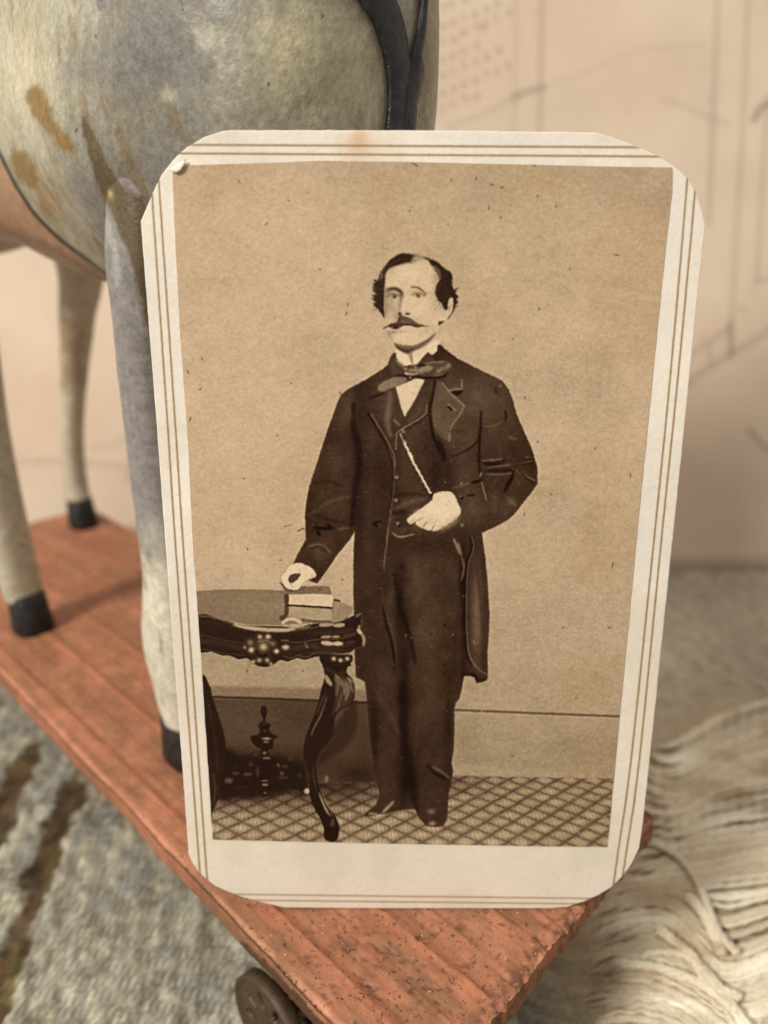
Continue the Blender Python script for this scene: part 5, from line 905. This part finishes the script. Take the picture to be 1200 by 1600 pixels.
for k in range(260):
    x, y = rng.uniform(270, 1050), rng.uniform(260, 1320); pc.blob(x, y, rng.uniform(.6, 1.6), rng.uniform(.6, 1.4), rng.uniform(110, 140), rng.uniform(.2, .5), hard=2)
dust = Canvas(KX, KY, 0.0)
for k in range(1500):
    x, y = rng.uniform(475, 842), rng.uniform(560, 1290)
    if rng.random() > (1.0 if y < 900 else .45): continue
    r_ = rng.uniform(.35, .95); dust.blob(x, y, r_*rng.uniform(.8, 1.6), r_, 1., rng.uniform(.25, .9), rng.uniform(0, 180), hard=2)
pc.V[..., 0] += (118-pc.V[..., 0])*dust.V[..., 0]*IN*.8
T = pc.V[..., 0]
mid = sstep(60, 150, T)
gr = (fbm(X/2.6, Y/2.2, 0, 61, 2)-.5)*24+(fbm(X/7, Y/4, 0, 62, 3)-.5)*12+rng.normal(0, 2.2, T.shape)
T = T+gr*(.55+.6*mid)+(fbm(X/30, Y/22, 0, 63, 4)-.5)*12*mid
T = T+10*sstep(60, 0, T)*fbm(X/8, Y/8, 0, 64, 3)
# paper darkening along the print's own edges
kx = [0, 20, 40, 62, 85, 110, 140, 165, 190, 205, 225, 255]
lr = [10, 25, 44, 69, 97, 126, 158, 189, 213, 223, 234, 248]; lg_ = [3, 12, 27, 49, 78, 104, 139, 164, 188, 201, 217, 238]; lb = [1, 5, 16, 35, 60, 82, 110, 134, 156, 170, 190, 214]
RGB = np.stack([np.interp(T, kx, q) for q in (lr, lg_, lb)], -1)
st_ = sstep(.52, .72, fbm(uu/9, vv/9, 0, 33, 4)); RGB += (np.array([-4, -5, -7]))*st_[..., None]
m_print = img_mat('albumen_print', make_image('portrait_print', RGB, .95), .7, .08, 1300, .00008)
pr = [(270, 259), (380, 256), (500, 251.5), (650, 253.5), (800, 257), (930, 260), (1050, 262), (1049, 300), (1038, 400), (1018, 600), (998, 800), (981, 980), (964, 1160), (948.5, 1322.5), (850, 1321.5), (650, 1318), (480, 1314.5), (332.5, 1311), (325, 1190), (317, 1070), (309, 950), (301, 840), (294.5, 700), (286, 580), (281.5, 520), (277, 430), (272, 330)]
puv = dens(np.array([card_uv(*q) for q in pr]), 1.0); puv[:, 0] += (fbm(puv[:, 0], puv[:, 1], 0, 2, 2)-.5)*.10
K = len(puv); bm = bmesh.new(); f1 = card_pt(puv[:, 0], puv[:, 1], np.full(K, .14))-cO; f0 = card_pt(puv[:, 0], puv[:, 1], np.full(K, .045))-cO
v1 = [bm.verts.new(Vector(q)*S) for q in f1]; v0 = [bm.verts.new(Vector(q)*S) for q in f0]; bm.faces.new(v1)
for i in range(K): bm.faces.new([v1[i], v0[i], v0[(i+1) % K], v1[(i+1) % K]])
bmesh.ops.recalc_face_normals(bm, faces=bm.faces[:]); uvl = bm.loops.layers.uv.new('UVMap')
for f in bm.faces:
    for lp in f.loops: q = np.array(lp.vert.co)/S; lp[uvl].uv = ((q@cU-U0)/(U1-U0), (q@cV-V0)/(V1-V0))
me = bpy.data.meshes.new('photo_print'); bm.to_mesh(me); bm.free(); finish('photo_print', me, m_print, card, False)
# lifted flake of paper at the print's upper left corner
m_fl, n, l, p = new_mat('bare_paper', .8, .2); p.inputs['Base Color'].default_value = (*alb((232, 226, 214)), 1)
fk = np.array([card_uv(*q) for q in [(267, 264), (276, 258), (292, 250), (290, 258), (284, 267), (277, 271), (270, 269)]]); c_ = fk.mean(0)
lay = [card_pt(fk[:, 0], fk[:, 1], np.array([.15, .16, .34, .42, .46, .40, .22])), card_pt((fk*.6+c_*.4)[:, 0], (fk*.6+c_*.4)[:, 1], np.full(7, .42)), card_pt(np.array([c_[0]]), np.array([c_[1]]), np.array([.44]))]
V_ = np.vstack(lay)-cO; fc = [(i, (i+1) % 7, 7+(i+1) % 7, 7+i) for i in range(7)]+[(7+i, 7+(i+1) % 7, 14) for i in range(7)]
o = mesh_obj('paper_flake', V_, fc, m_fl, card); md = o.modifiers.new('thickness', 'SOLIDIFY'); md.thickness = .00006
for o in scene.objects:
    if o.type == 'MESH' and o.name.split('.')[0] in ('sheet',): pass
